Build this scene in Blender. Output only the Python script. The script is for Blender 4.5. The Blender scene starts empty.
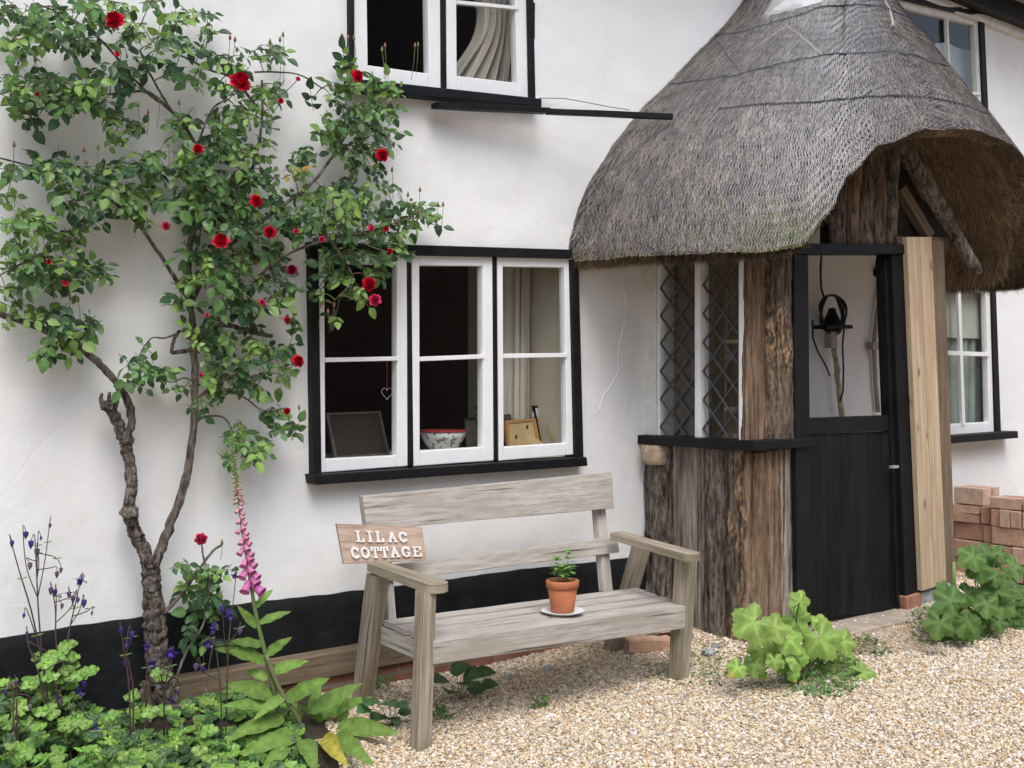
import bpy, math, random
import numpy as np
from mathutils import Vector, noise
random.seed(7)
rng = np.random.default_rng(7)
C = bpy.context.scene.collection
R = math.radians
PI = math.pi

# ---------------------------------------------------------------- view: a person standing in the yard
F, CX, HY, D, EYE, YAW = 1184.0, 512.0, 372.0, 4.5, 1.43, R(40)
CAM = Vector((0, -D, EYE))
SY, CY = math.sin(YAW), math.cos(YAW)

def ray(px, py):
    r = (px - CX) / F
    return Vector((SY + CY * r, CY - SY * r, (HY - py) / F))
def P(px, py, y=0.0):
    "survey: point of the vertical plane y (0 = cottage wall)"
    d = ray(px, py); return CAM + d * ((y + D) / d.y)
def PX(px, py, x):
    d = ray(px, py); return CAM + d * (x / d.x)
def PZ(px, py, z):
    d = ray(px, py); return CAM + d * ((z - EYE) / d.z)

def sstep(a, b, x):
    t = min(1, max(0, (x - a) / (b - a))); return t * t * (3 - 2 * t)
def lerp(a, b, t): return a + (b - a) * t
def nz(p, s=1.0): return noise.noise(Vector(p) * s)

# ---------------------------------------------------------------- mesh building
class MB:
    def __init__(s): s.v = []; s.f = []; s.uv = []; s.col = []; s.m = []; s.tint = (1, 1, 1)
    def vert(s, p):
        s.v.append(tuple(p)); s.col.append(s.tint); return len(s.v) - 1
    def face(s, idx, uv=None, m=0):
        s.f.append(tuple(idx)); s.uv.append(uv); s.m.append(m)
    def build(s, name, mats, parent=None, smooth=False, bevel=0, kind=None):
        me = bpy.data.meshes.new(name)
        me.from_pydata(s.v, [], s.f)
        if not isinstance(mats, (list, tuple)): mats = [mats]
        for m in mats: me.materials.append(m)
        if len(mats) > 1: me.polygons.foreach_set('material_index', s.m)
        if any(u is not None for u in s.uv):
            ul = me.uv_layers.new(name='UVMap'); fl = []
            for u, f in zip(s.uv, s.f):
                for k in range(len(f)): fl += (u[k] if u else (0, 0))
            ul.data.foreach_set('uv', fl)
        if any(c != (1, 1, 1) for c in s.col):
            a = me.color_attributes.new('tint', 'FLOAT_COLOR', 'POINT'); fl = []
            for c in s.col: fl += (c[0], c[1], c[2], 1)
            a.data.foreach_set('color', fl)
        if smooth: me.polygons.foreach_set('use_smooth', [True] * len(me.polygons))
        me.validate(); me.update()
        o = bpy.data.objects.new(name, me); C.objects.link(o)
        if parent: o.parent = parent
        if bevel:
            b = o.modifiers.new('edge', 'BEVEL'); b.width = bevel; b.segments = 2; b.limit_method = 'ANGLE'
        if kind: o['kind'] = kind
        return o
    # --- shapes
    def hexa(s, a, b, m=0):
        "a, b: two quads of 4 points (front, back)"
        i = [s.vert(p) for p in a] + [s.vert(p) for p in b]
        def L(p, q): return (Vector(p) - Vector(q)).length
        w, h, d = L(a[0], a[1]), L(a[1], a[2]), L(a[0], b[0])
        o = random.random() * 50
        def q(ids, du, dv):
            uv = [(o, o), (o + du, o), (o + du, o + dv), (o, o + dv)]
            if dv > du: uv = [(o, o), (o, o + du), (o + dv, o + du), (o + dv, o)]
            s.face([i[k] for k in ids], uv, m)
        q((0, 3, 2, 1), h, w); q((4, 5, 6, 7), w, h)
        q((0, 1, 5, 4), w, d); q((1, 2, 6, 5), h, d); q((2, 3, 7, 6), w, d); q((3, 0, 4, 7), h, d)
    def pquad(s, pts, y0, y1, m=0):
        "a flat timber of the wall: outline seen from the yard, front face y0, back y1"
        a = [P(x, y, y0) for x, y in pts]
        b = [Vector((p.x, y1, p.z)) for p in a]
        s.hexa(a, b, m)
    def box(s, lo, hi, m=0):
        x0, y0, z0 = lo; x1, y1, z1 = hi
        s.hexa([(x0, y0, z1), (x1, y0, z1), (x1, y0, z0), (x0, y0, z0)], [(x0, y1, z1), (x1, y1, z1), (x1, y1, z0), (x0, y1, z0)], m)
    def board(s, p0, p1, w0, w1, t0, t1=None, n=8, wob=.0015, ch=.16, m=0):
        "timber from p0 to p1; w, t: half-width and half-thickness vectors at each end"
        p0, p1, w0, w1, t0 = map(Vector, (p0, p1, w0, w1, t0)); t1 = Vector(t1) if t1 else t0
        Ln = (p1 - p0).length; o = random.random() * 50; k = random.random() * 99
        rings = []
        for i in range(n + 1):
            f = i / n; c = p0.lerp(p1, f); w = w0.lerp(w1, f); t = t0.lerp(t1, f)
            e = min(w.length, t.length) * ch * 2
            a, b = 1 - e / w.length * .5, 1 - e / t.length * .5
            pts = [(a, 1), (-a, 1), (-1, b), (-1, -b), (-a, -1), (a, -1), (1, -b), (1, b)]
            ring = []
            for j, (x, y) in enumerate(pts):
                q = c + w * x + t * y
                d = Vector((nz((f * Ln * 4 + k, j * .7, 1)), nz((f * Ln * 4 + k, j * .7, 5)), nz((f * Ln * 4 + k, j * .7, 9))))
                ring.append(s.vert(q + d * wob))
            rings.append(ring)
        per = [0]
        W2, T2 = w0.length * 2, t0.length * 2
        for j in range(8): per.append(per[-1] + (W2 * .85 if j in (0, 4) else T2 * .85 if j in (2, 6) else .01))
        for i in range(n):
            for j in range(8):
                j2 = (j + 1) % 8
                u0, u1 = o + Ln * i / n, o + Ln * (i + 1) / n
                s.face((rings[i][j], rings[i][j2], rings[i + 1][j2], rings[i + 1][j]), [(u0, o + per[j]), (u0, o + per[j + 1]), (u1, o + per[j + 1]), (u1, o + per[j])], m)
        s.face(rings[0][::-1], [(o + x * .02, o + x * .11) for x in range(8)], m); s.face(rings[-1], [(o + x * .02, o + x * .11) for x in range(8)], m)
    def tube(s, pts, rad, n=7, rough=0.0, rs=20, m=0, cap=True):
        pts = [Vector(p) for p in pts]
        if not isinstance(rad, (list, tuple)): rad = [rad] * len(pts)
        rings = []; L = 0; o = random.random() * 50; Ls = []
        ref = Vector((.31, -.9, .23))
        for i, p in enumerate(pts):
            t = (pts[min(i + 1, len(pts) - 1)] - pts[max(i - 1, 0)])
            if t.length < 1e-9: t = Vector((0, 0, 1))
            t.normalize()
            a = ref - t * ref.dot(t)
            if a.length < 1e-4: a = Vector((1, 0, 0)) - t * t.x
            a.normalize(); b = t.cross(a); ref = a
            if i: L += (p - pts[i - 1]).length
            Ls.append(L); ring = []
            for j in range(n):
                an = 2 * PI * j / n
                q = a * math.cos(an) + b * math.sin(an)
                rr = rad[i]
                if rough: rr *= 1 + rough * nz((p if rough <= .3 else Vector((p.x, p.y, p.z * .45))) * rs + q * 1.7)
                if rough > .3: rr *= 1 + rough * .35 * nz(Vector((p.x, p.y, p.z * .6)) * rs * 1.5 + q * 3.4) + rough * .3 * nz(Vector((p.x, p.y, p.z * .8)) * rs * 3 + q * 8)
                ring.append(s.vert(p + q * rr))
            rings.append(ring)
        for i in range(len(pts) - 1):
            for j in range(n):
                j2 = (j + 1) % n; c = 2 * PI * max(rad[i], 1e-4) / n
                s.face((rings[i][j], rings[i][j2], rings[i + 1][j2], rings[i + 1][j]), [(o + Ls[i], j * c), (o + Ls[i], (j + 1) * c), (o + Ls[i + 1], (j + 1) * c), (o + Ls[i + 1], j * c)], m)
        if cap and n > 2:
            s.face(rings[0][::-1], [(o, 0)] * n, m); s.face(rings[-1], [(o, 0)] * n, m)
    def lathe(s, prof, base, n=28, m=0, wob=0):
        base = Vector(base); rings = []
        for r, z in prof:
            rings.append([s.vert(base + Vector((r * math.cos(2 * PI * j / n), r * math.sin(2 * PI * j / n), z))) for j in range(n)])
        for i in range(len(prof) - 1):
            for j in range(n):
                j2 = (j + 1) % n
                s.face((rings[i][j], rings[i][j2], rings[i + 1][j2], rings[i + 1][j]), [(j / n, prof[i][1]), ((j + 1) / n, prof[i][1]), ((j + 1) / n, prof[i + 1][1]), (j / n, prof[i + 1][1])], m)
        s.face(rings[0][::-1], [(0, 0)] * n, m); s.face(rings[-1], [(0, 0)] * n, m)
    def grid(s, fn, nu, nv, m=0, uvs=(1, 1)):
        ids = [[s.vert(fn(i / nu, j / nv)) for i in range(nu + 1)] for j in range(nv + 1)]
        for j in range(nv):
            for i in range(nu):
                s.face((ids[j][i], ids[j][i + 1], ids[j + 1][i + 1], ids[j + 1][i]),
                       [(i / nu * uvs[0], j / nv * uvs[1]), ((i + 1) / nu * uvs[0], j / nv * uvs[1]), ((i + 1) / nu * uvs[0], (j + 1) / nv * uvs[1]), (i / nu * uvs[0], (j + 1) / nv * uvs[1])], m)
    # --- foliage
    def leaf(s, base, d, up, L, W, tint, bend=.25, fold=.25, n=4, shape=1.0):
        "pointed oval blade with a folded midrib"
        s.tint = tint
        d = Vector(d).normalized(); up = Vector(up); up = up - d * up.dot(d)
        if up.length < 1e-4: up = Vector((0, .3, 1)) - d * d.z
        up.normalize(); sd = d.cross(up)
        mid, le, ri = [], [], []
        for i in range(n + 1):
            t = i / n
            c = Vector(base) + d * (L * (t - .12 * bend * t * t)) - up * (L * bend * t * t)
            w = W * .5 * (math.sin(PI * t ** (.75 * shape)) ** .8 if 0 < t < 1 else 0)
            wv_ = (.10 * W * math.sin(i * 2.3 + base[0] * 90), .10 * W * math.sin(i * 2.1 + base[2] * 90 + 2)) if n > 6 else (0, 0)
            s.tint = tuple(x * 1.22 for x in tint); mid.append(s.vert(c)); s.tint = tint
            if 0 < i < n:
                le.append(s.vert(c + sd * w + up * (w * fold + wv_[0]))); ri.append(s.vert(c - sd * w + up * (w * fold + wv_[1])))
        for sgn, sdv in ((1, le), (-1, ri)):
            for i in range(n):
                if i == 0: q = (mid[0], mid[1], sdv[0])
                elif i == n - 1: q = (mid[i], mid[n], sdv[i - 1])
                else: q = (mid[i], mid[i + 1], sdv[i], sdv[i - 1])
                s.face(q if sgn > 0 else q[::-1])
    def lobed(s, c, nrm, d, Rr, tint, lobes=5, cut=.3, cup=.2, teeth=.06, n=36, tip=None, pw=.7):
        "palmate leaf: stalk joins at c, blade spreads toward d"
        nrm = Vector(nrm).normalized(); d = Vector(d); d = (d - nrm * d.dot(nrm)).normalized(); e = nrm.cross(d)
        k = random.random() * 10
        s.tint = tuple(x * 1.4 for x in tint); c0 = s.vert(Vector(c)); s.tint = tint
        r1, r2 = [], []
        span = 2 * PI - .5
        for i in range(n + 1):
            t = i / n; th = -span / 2 + span * t
            lob = abs(math.cos(PI * lobes * t + (PI / 2 if lobes % 2 == 0 else 0) - PI * lobes / 2))
            rr = Rr * (1 - cut + cut * lob ** pw) * (1 + teeth * (1 if i % 2 else -1)) * (1 - .32 * (abs(th) / PI) ** 2) * (1 + .1 * nz((k, t * 5, 0)))
            for lst, q in ((r1, .55), (r2, 1)):
                h = Rr * (-cup * q * q + .09 * (lob - .5) * q + .16 * nz((k + q, t * 4, 3)))
                if q < 1 and lob > .93: s.tint = tuple(x * 1.3 for x in tint)
                elif q < 1: s.tint = tuple(x * .92 for x in tint)
                if tip is not None and q == 1 and abs(th) < .5: s.tint = tip
                lst.append(s.vert(Vector(c) + (d * math.cos(th) + e * math.sin(th)) * rr * q + nrm * h)); s.tint = tint
        for i in range(n):
            s.face((c0, r1[i], r1[i + 1])); s.face((r1[i], r2[i], r2[i + 1], r1[i + 1]))

def empty(name, loc, label, cat, group=None):
    o = bpy.data.objects.new(name, None); C.objects.link(o); o.location = (0, 0, 0)
    o.empty_display_size = .1
    return tag(o, label, cat, group)
def tag(o, label, cat, group=None):
    o['label'] = label; o['category'] = cat
    if group: o['group'] = group
    return o

# ---------------------------------------------------------------- materials
def new_mat(name):
    m = bpy.data.materials.new(name); m.use_nodes = True
    nt = m.node_tree; b = nt.nodes['Principled BSDF']
    return m, nt, b
def N(nt, t, **kw):
    n = nt.nodes.new(t)
    for k, v in kw.items():
        if k in n.inputs: n.inputs[k].default_value = v
        else: setattr(n, k, v)
    return n
def ramp(nt, fac, stops):
    r = nt.nodes.new('ShaderNodeValToRGB'); e = r.color_ramp.elements
    while len(e) < len(stops): e.new(.5)
    for q, (p, c) in zip(e, stops): q.position = p; q.color = (*c, 1)
    nt.links.new(fac, r.inputs['Fac']); return r.outputs['Color']
def mixc(nt, fac, a, b, mode='MIX'):
    m = nt.nodes.new('ShaderNodeMix'); m.data_type = 'RGBA'; m.blend_type = mode
    for sock, v in ((m.inputs['Factor'], fac), (m.inputs[6], a), (m.inputs[7], b)):
        if isinstance(v, (int, float)): sock.default_value = v
        elif isinstance(v, tuple): sock.default_value = (*v, 1)
        else: nt.links.new(v, sock)
    return m.outputs[2]
def tex(nt, scale, coord='Object', stretch=(1, 1, 1), detail=6, rough=.6, loc=(0, 0, 0)):
    tc = nt.nodes.new('ShaderNodeTexCoord'); mp = nt.nodes.new('ShaderNodeMapping')
    mp.inputs['Scale'].default_value = stretch; mp.inputs['Location'].default_value = loc
    nt.links.new(tc.outputs[coord], mp.inputs['Vector'])
    n = nt.nodes.new('ShaderNodeTexNoise'); n.inputs['Scale'].default_value = scale
    n.inputs['Detail'].default_value = detail; n.inputs['Roughness'].default_value = rough
    nt.links.new(mp.outputs['Vector'], n.inputs['Vector']); return n.outputs['Fac']
def bump(nt, b, h, strength=.3, dist=.01, prev=None):
    n = nt.nodes.new('ShaderNodeBump'); n.inputs['Strength'].default_value = strength; n.inputs['Distance'].default_value = dist
    nt.links.new(h, n.inputs['Height'])
    if prev: nt.links.new(prev, n.inputs['Normal'])
    nt.links.new(n.outputs['Normal'], b.inputs['Normal']); return n.outputs['Normal']
def simple(name, c, rough=.6, var=.25, scale=12, bs=.15, bd=.003, spec=.5, metal=0):
    m, nt, b = new_mat(name)
    f = tex(nt, scale)
    lo = tuple(x * (1 - var) for x in c); hi = tuple(min(1, x * (1 + var)) for x in c)
    nt.links.new(ramp(nt, f, [(.3, lo), (.7, hi)]), b.inputs['Base Color'])
    b.inputs['Roughness'].default_value = rough; b.inputs['Specular IOR Level'].default_value = spec; b.inputs['Metallic'].default_value = metal
    if bs: bump(nt, b, tex(nt, scale * 5), bs, bd)
    return m
def wood(name, stops, sx=3, sy=45, rough=.8, bs=.5, stain=None, crack=True, bd=.004, knots=None):
    m, nt, b = new_mat(name)
    g = tex(nt, 1, 'UV', (sx, sy, 1), 8, .65); g2 = tex(nt, 1, 'UV', (sx * 3, sy * 4, 1), 4, .6, (3, 7, 0))
    mx = nt.nodes.new('ShaderNodeMath'); mx.operation = 'MULTIPLY_ADD'; mx.inputs[1].default_value = .65
    s2 = nt.nodes.new('ShaderNodeMath'); s2.operation = 'MULTIPLY'; s2.inputs[1].default_value = .35
    nt.links.new(g, mx.inputs[0]); nt.links.new(g2, s2.inputs[0]); nt.links.new(s2.outputs[0], mx.inputs[2])
    col = ramp(nt, mx.outputs[0], stops)
    if stain:
        f = tex(nt, 1, 'UV', (2.2, 9, 1), 4, .6, (11, 3, 0))
        k = ramp(nt, f, [(.48, (0, 0, 0)), (.66, (1, 1, 1))])
        col = mixc(nt, k, col, stain)
    if crack:
        f = tex(nt, 1, 'UV', (1.2, 60, 1), 3, .5, (5, 1, 0))
        k = ramp(nt, f, [(.31, (.3, .28, .25)), (.38, (1, 1, 1))])
        col = mixc(nt, 1.0, col, k, 'MULTIPLY')
    if knots:
        v = nt.nodes.new('ShaderNodeTexVoronoi'); v.inputs['Scale'].default_value = 1; v.inputs['Randomness'].default_value = 1
        tc = nt.nodes.new('ShaderNodeTexCoord'); mp = nt.nodes.new('ShaderNodeMapping'); mp.inputs['Scale'].default_value = (3.6, 9, 1)
        nt.links.new(tc.outputs['UV'], mp.inputs['Vector']); nt.links.new(mp.outputs[0], v.inputs['Vector'])
        col = mixc(nt, ramp(nt, v.outputs['Distance'], [(.05, (.9, .9, .9)), (.11, (.25, .25, .25)), (.18, (0, 0, 0))]), col, knots)
    nt.links.new(col, b.inputs['Base Color']); b.inputs['Roughness'].default_value = rough
    b.inputs['Specular IOR Level'].default_value = .25
    bump(nt, b, mx.outputs[0], bs, bd)
    return m
def tinted(name, rough=.5, trans=.25, spec=.4, var=.25, scale=40, bs=0):
    m, nt, b = new_mat(name)
    a = nt.nodes.new('ShaderNodeAttribute'); a.attribute_name = 'tint'
    col = a.outputs['Color']
    if var:
        k = ramp(nt, tex(nt, scale), [(.3, (1 - var,) * 3), (.7, (1 + var,) * 3)])
        col = mixc(nt, 1.0, col, k, 'MULTIPLY')
    nt.links.new(col, b.inputs['Base Color'])
    b.inputs['Roughness'].default_value = rough; b.inputs['Specular IOR Level'].default_value = spec
    if bs: bump(nt, b, tex(nt, scale * 2), bs, .003)
    if trans:
        t = nt.nodes.new('ShaderNodeBsdfTranslucent'); mx = nt.nodes.new('ShaderNodeMixShader'); mx.inputs[0].default_value = trans
        nt.links.new(col, t.inputs['Color'])
        nt.links.new(b.outputs[0], mx.inputs[1]); nt.links.new(t.outputs[0], mx.inputs[2])
        nt.links.new(mx.outputs[0], nt.nodes['Material Output'].inputs['Surface'])
    return m

def whitewash():
    m, nt, b = new_mat('whitewash')
    big = tex(nt, .9, detail=5); mid = tex(nt, 6, detail=6)
    col = ramp(nt, big, [(.3, (.74, .75, .755)), (.7, (.83, .835, .835))])
    k = ramp(nt, tex(nt, 2.3, stretch=(1, 1, .5), detail=8, rough=.7, loc=(4, 2, 1)), [(.54, (1, 1, 1)), (.78, (.88, .87, .84))])
    col = mixc(nt, 1.0, col, k, 'MULTIPLY')
    nt.links.new(col, b.inputs['Base Color']); b.inputs['Roughness'].default_value = .85; b.inputs['Specular IOR Level'].default_value = .2
    n1 = bump(nt, b, mid, .3, .02)
    n2 = bump(nt, b, tex(nt, 45, detail=5), .25, .004, n1)
    # fine hairline cracks in the plaster
    w = nt.nodes.new('ShaderNodeTexVoronoi'); w.feature = 'DISTANCE_TO_EDGE'; w.inputs['Scale'].default_value = .9
    tc = nt.nodes.new('ShaderNodeTexCoord'); ad = nt.nodes.new('ShaderNodeMix'); ad.data_type = 'VECTOR'; ad.inputs['Factor'].default_value = .22
    nn = nt.nodes.new('ShaderNodeTexNoise'); nn.inputs['Scale'].default_value = 2.5; nn.inputs['Detail'].default_value = 6
    nt.links.new(tc.outputs['Object'], nn.inputs['Vector']); nt.links.new(tc.outputs['Object'], ad.inputs[4]); nt.links.new(nn.outputs['Color'], ad.inputs[5])
    nt.links.new(ad.outputs[1], w.inputs['Vector'])
    r = ramp(nt, w.outputs['Distance'], [(0, (0, 0, 0)), (.006, (1, 1, 1))])
    bump(nt, b, r, .25, .002, n2)
    return m
def black_paint(name='black_paint', uv=False):
    m, nt, b = new_mat(name)
    f = tex(nt, 7, detail=8, rough=.7)
    nt.links.new(ramp(nt, f, [(.35, (.005, .0055, .007)), (.7, (.012, .0125, .0145)), (.82, (.03, .03, .03))]), b.inputs['Base Color'])
    b.inputs['Roughness'].default_value = .55; b.inputs['Specular IOR Level'].default_value = .22
    n1 = bump(nt, b, tex(nt, 26, detail=7), .4, .006)
    return m
def bark(name, stops, zs=.22, scale=26, flake=None, fl=(.6, .68), crack=.5):
    m, nt, b = new_mat(name)
    f = tex(nt, scale, stretch=(1, 1, zs), detail=10, rough=.72); f2 = tex(nt, 4.2, stretch=(1, 1, .35), detail=5, loc=(3, 1, 2))
    mx = nt.nodes.new('ShaderNodeMath'); mx.operation = 'MULTIPLY_ADD'; mx.inputs[1].default_value = .72
    s2 = nt.nodes.new('ShaderNodeMath'); s2.operation = 'MULTIPLY'; s2.inputs[1].default_value = .28
    nt.links.new(f, mx.inputs[0]); nt.links.new(f2, s2.inputs[0]); nt.links.new(s2.outputs[0], mx.inputs[2])
    col = ramp(nt, mx.outputs[0], stops)
    if flake:
        k = ramp(nt, tex(nt, scale * 1.5, stretch=(1, 1, zs * 1.6), detail=5, rough=.6, loc=(7, 2, 5)), [(fl[0], (0, 0, 0)), (fl[1], (1, 1, 1))])
        k2 = ramp(nt, tex(nt, 5, stretch=(1, 1, .4), detail=3, loc=(1, 8, 3)), [(.45, (0, 0, 0)), (.55, (1, 1, 1))])
        col = mixc(nt, mixc(nt, 1.0, k, k2, 'MULTIPLY'), col, flake)
    c = ramp(nt, tex(nt, scale * .9, stretch=(1, 1, zs * .25), detail=4, rough=.55, loc=(2, 6, 1)), [(.36, (1 - crack,) * 3), (.43, (1, 1, 1))])
    col = mixc(nt, 1.0, col, c, 'MULTIPLY')
    nt.links.new(col, b.inputs['Base Color'])
    b.inputs['Roughness'].default_value = .9; b.inputs['Specular IOR Level'].default_value = .15
    n1 = bump(nt, b, f, 1.0, .03); bump(nt, b, c, .8, .02, n1)
    return m
def glass():
    m, nt, b = new_mat('window_glass')
    t = nt.nodes.new('ShaderNodeBsdfTransparent'); t.inputs['Color'].default_value = (.9, .93, .92, 1)
    g = nt.nodes.new('ShaderNodeBsdfGlossy'); g.inputs['Roughness'].default_value = .015
    lw_ = nt.nodes.new('ShaderNodeLayerWeight'); lw_.inputs['Blend'].default_value = .5
    pw = nt.nodes.new('ShaderNodeMath'); pw.operation = 'POWER'; pw.inputs[1].default_value = 5
    fr = nt.nodes.new('ShaderNodeMath'); fr.operation = 'MULTIPLY_ADD'; fr.inputs[1].default_value = .9; fr.inputs[2].default_value = .06
    nt.links.new(lw_.outputs['Facing'], pw.inputs[0]); nt.links.new(pw.outputs[0], fr.inputs[0])
    bp = nt.nodes.new('ShaderNodeBump'); bp.inputs['Strength'].default_value = .12; bp.inputs['Distance'].default_value = .004
    nt.links.new(tex(nt, 3.5, detail=1), bp.inputs['Height']); nt.links.new(bp.outputs['Normal'], g.inputs['Normal'])
    mx = nt.nodes.new('ShaderNodeMixShader')
    nt.links.new(fr.outputs[0], mx.inputs[0]); nt.links.new(t.outputs[0], mx.inputs[1]); nt.links.new(g.outputs[0], mx.inputs[2])
    nt.links.new(mx.outputs[0], nt.nodes['Material Output'].inputs['Surface'])
    return m
def brickwork(name, c1, c2, mortar, scale=1.0):
    m, nt, b = new_mat(name)
    tc = nt.nodes.new('ShaderNodeTexCoord'); mp = nt.nodes.new('ShaderNodeMapping'); mp.inputs['Rotation'].default_value = (R(90), 0, 0)
    nt.links.new(tc.outputs['Object'], mp.inputs['Vector'])
    br = nt.nodes.new('ShaderNodeTexBrick'); br.inputs['Scale'].default_value = scale
    br.inputs['Color1'].default_value = (*c1, 1); br.inputs['Color2'].default_value = (*c2, 1); br.inputs['Mortar'].default_value = (*mortar, 1)
    br.inputs['Brick Width'].default_value = .225; br.inputs['Row Height'].default_value = .075; br.inputs['Mortar Size'].default_value = .008
    nt.links.new(mp.outputs[0], br.inputs['Vector'])
    k = ramp(nt, tex(nt, 9, detail=7), [(.3, (.6, .6, .6)), (.7, (1.25, 1.25, 1.25))])
    nt.links.new(mixc(nt, 1.0, br.outputs['Color'], k, 'MULTIPLY'), b.inputs['Base Color'])
    b.inputs['Roughness'].default_value = .9
    bump(nt, b, br.outputs['Fac'], -.5, .01)
    return m

M = {}
M['wall'] = whitewash()
M['black'] = black_paint()
def door_paint():
    m, nt, b = new_mat('door_paint')
    col = ramp(nt, tex(nt, 5, stretch=(3, 1, .3), detail=8, rough=.7), [(.35, (.005, .0055, .007)), (.72, (.016, .0165, .019))])
    k = ramp(nt, tex(nt, 38, stretch=(1, 1, .6), detail=4, rough=.6, loc=(5, 5, 1)), [(.70, (0, 0, 0)), (.73, (.8, .8, .8))])
    k2 = ramp(nt, tex(nt, 3.2, detail=3, loc=(2, 2, 9)), [(.5, (0, 0, 0)), (.62, (1, 1, 1))])
    col = mixc(nt, mixc(nt, 1.0, k, k2, 'MULTIPLY'), col, (.22, .19, .16))
    nt.links.new(col, b.inputs['Base Color']); b.inputs['Roughness'].default_value = .55; b.inputs['Specular IOR Level'].default_value = .15
    bump(nt, b, tex(nt, 14, stretch=(3, 1, .25), detail=8), .5, .008); return m
M['door'] = door_paint()
def tar():
    m, nt, b = new_mat('tar_paint')
    col = ramp(nt, tex(nt, 6, detail=8, rough=.7), [(.35, (.006, .007, .008)), (.7, (.016, .017, .02))])
    k = ramp(nt, tex(nt, 5, stretch=(1, 1, 1.4), detail=9, rough=.75, loc=(1, 2, 7)), [(.58, (0, 0, 0)), (.85, (.35, .35, .35))])
    col = mixc(nt, k, col, (.12, .10, .085))
    nt.links.new(col, b.inputs['Base Color']); b.inputs['Roughness'].default_value = .7; b.inputs['Specular IOR Level'].default_value = .2
    bump(nt, b, tex(nt, 18, detail=8), .6, .012); return m
M['tar'] = tar()
M['white'] = simple('white_gloss_paint', (.8, .81, .82), .4, .04, 14, .12, .002)
M['offwhite'] = simple('old_white_paint', (.66, .65, .61), .6, .12, 14, .2, .003)
M['oak'] = wood('weathered_grey_oak', [(.30, (.17, .15, .13)), (.44, (.35, .32, .285)), (.54, (.46, .425, .385)), (.68, (.57, .535, .49))], 4, 70, stain=(.35, .32, .275), bs=.8)
M['oak_arm'] = wood('weathered_brown_oak', [(.32, (.1, .08, .06)), (.46, (.28, .235, .18)), (.58, (.39, .335, .265)), (.7, (.5, .44, .36))], 2.2, 60, stain=(.2, .175, .115), bs=.8)
M['sign'] = wood('sign_wood', [(.34, (.24, .16, .115)), (.48, (.42, .31, .24)), (.62, (.53, .42, .345))], 5, 46, rough=.75, bs=.3, crack=True, stain=(.27, .185, .14))
M['pine'] = wood('new_pine', [(.34, (.33, .23, .14)), (.5, (.5, .385, .26)), (.64, (.6, .49, .355))], 1.0, 34, rough=.6, bs=.25, crack=False, stain=(.42, .30, .18), knots=(.17, .085, .04))
M['dark_timber'] = wood('dark_timber', [(.25, (.03, .02, .014)), (.5, (.085, .056, .038)), (.75, (.17, .12, .085))], 3, 30, bs=.8, bd=.01)
M['mid_timber'] = wood('brown_timber', [(.25, (.08, .055, .036)), (.5, (.17, .125, .085)), (.75, (.28, .215, .155))], 3, 36)
M['bark'] = bark('rose_bark', [(.36, (.045, .036, .03)), (.47, (.15, .12, .10)), (.56, (.27, .225, .195)), (.66, (.42, .385, .345))], .35, 60, (.52, .5, .46), (.66, .72), .6)
M['glass'] = glass()
M['lead'] = simple('window_lead', (.055, .057, .06), .55, .2, 30, .1)
M['leaf'] = tinted('leaf_green', .42, .3, .45, .22, 45)
M['petal'] = tinted('flower_petal', .55, .3, .2, .12, 60)
M['foxleaf'] = tinted('foxglove_leaf', .7, .3, .12, .3, 34, .7)
M['mallowleaf'] = tinted('mallow_leaf', .55, .3, .3, .24, 26, .5)
M['stem'] = tinted('green_stem', .6, 0, .3, .15, 50)
M['straw'] = tinted('thatch_straw', .85, .08, .15, .3, 9)
M['thatch'] = simple('thatch_core', (.085, .07, .058), .95, .5, 45, .9, .02, .1)  # core kept dark so gaps between straws read as shade
M['soffit'] = simple('thatch_underside', (.32, .235, .165), .95, .5, 30, .9, .02, .1)
M['net'] = simple('net_wire', (.25, .26, .28), .5, .2, 30, 0, metal=.3)
M['cord'] = simple('dark_cord', (.035, .036, .042), .8, .3, 60, .3)
M['flash'] = simple('grey_flashing', (.5, .5, .51), .6, .18, 7, .3, .01)
M['pebble'] = tinted('gravel_stone', .7, 0, .35, .18, 90)
M['terracotta'] = simple('terracotta', (.42, .145, .062), .8, .18, 16, .15)
M['china'] = simple('white_china', (.74, .75, .77), .25, .05, 10, 0)
M['soil'] = simple('soil', (.05, .035, .025), .95, .5, 60, .8, .01)
M['tarred'] = simple('void_black', (.02, .014, .01), .9, .4, 20, .6, .01)  # near-black colour standing in for the shade under the thatch
M['sawn'] = simple('sawn_end', (.44, .33, .23), .9, .4, 24, .8, .01)
M['cable'] = simple('black_rubber', (.012, .012, .013), .55, .2, 20, 0)
M['pipe'] = simple('grey_pipe', (.33, .31, .28), .6, .2, 20, .1)
M['room'] = simple('unlit_room_dark', (.035, .028, .024), .9, .3, 3, .1)  # darkness of the unlit room put into the wall colour
M['cream'] = simple('cream_plaster', (.66, .6, .48), .85, .08, 3, .1)
M['cloth'] = simple('curtain_cloth', (.62, .57, .49), .9, .08, 8, .2)
M['framewood'] = wood('picture_frame_wood', [(.25, (.22, .1, .035)), (.5, (.36, .19, .075)), (.75, (.45, .26, .11))], 4, 40, rough=.5, bs=.1, crack=False)
M['hardboard'] = simple('hardboard', (.46, .31, .15), .8, .12, 12, .1)
M['flint'] = simple('flint', (.3, .31, .33), .5, .5, 14, .3)
M['ornament'] = simple('ornament_wire', (.55, .55, .56), .5, .1, 20, 0)
M['ribbon'] = simple('red_ribbon', (.3, .02, .03), .6, .1, 20, 0)
M['bluepack'] = simple('blue_bottle', (.12, .22, .5), .4, .2, 10, 0)
M['brick_red'] = simple('red_brick', (.33, .16, .1), .9, .3, 20, .5, .006)
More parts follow.
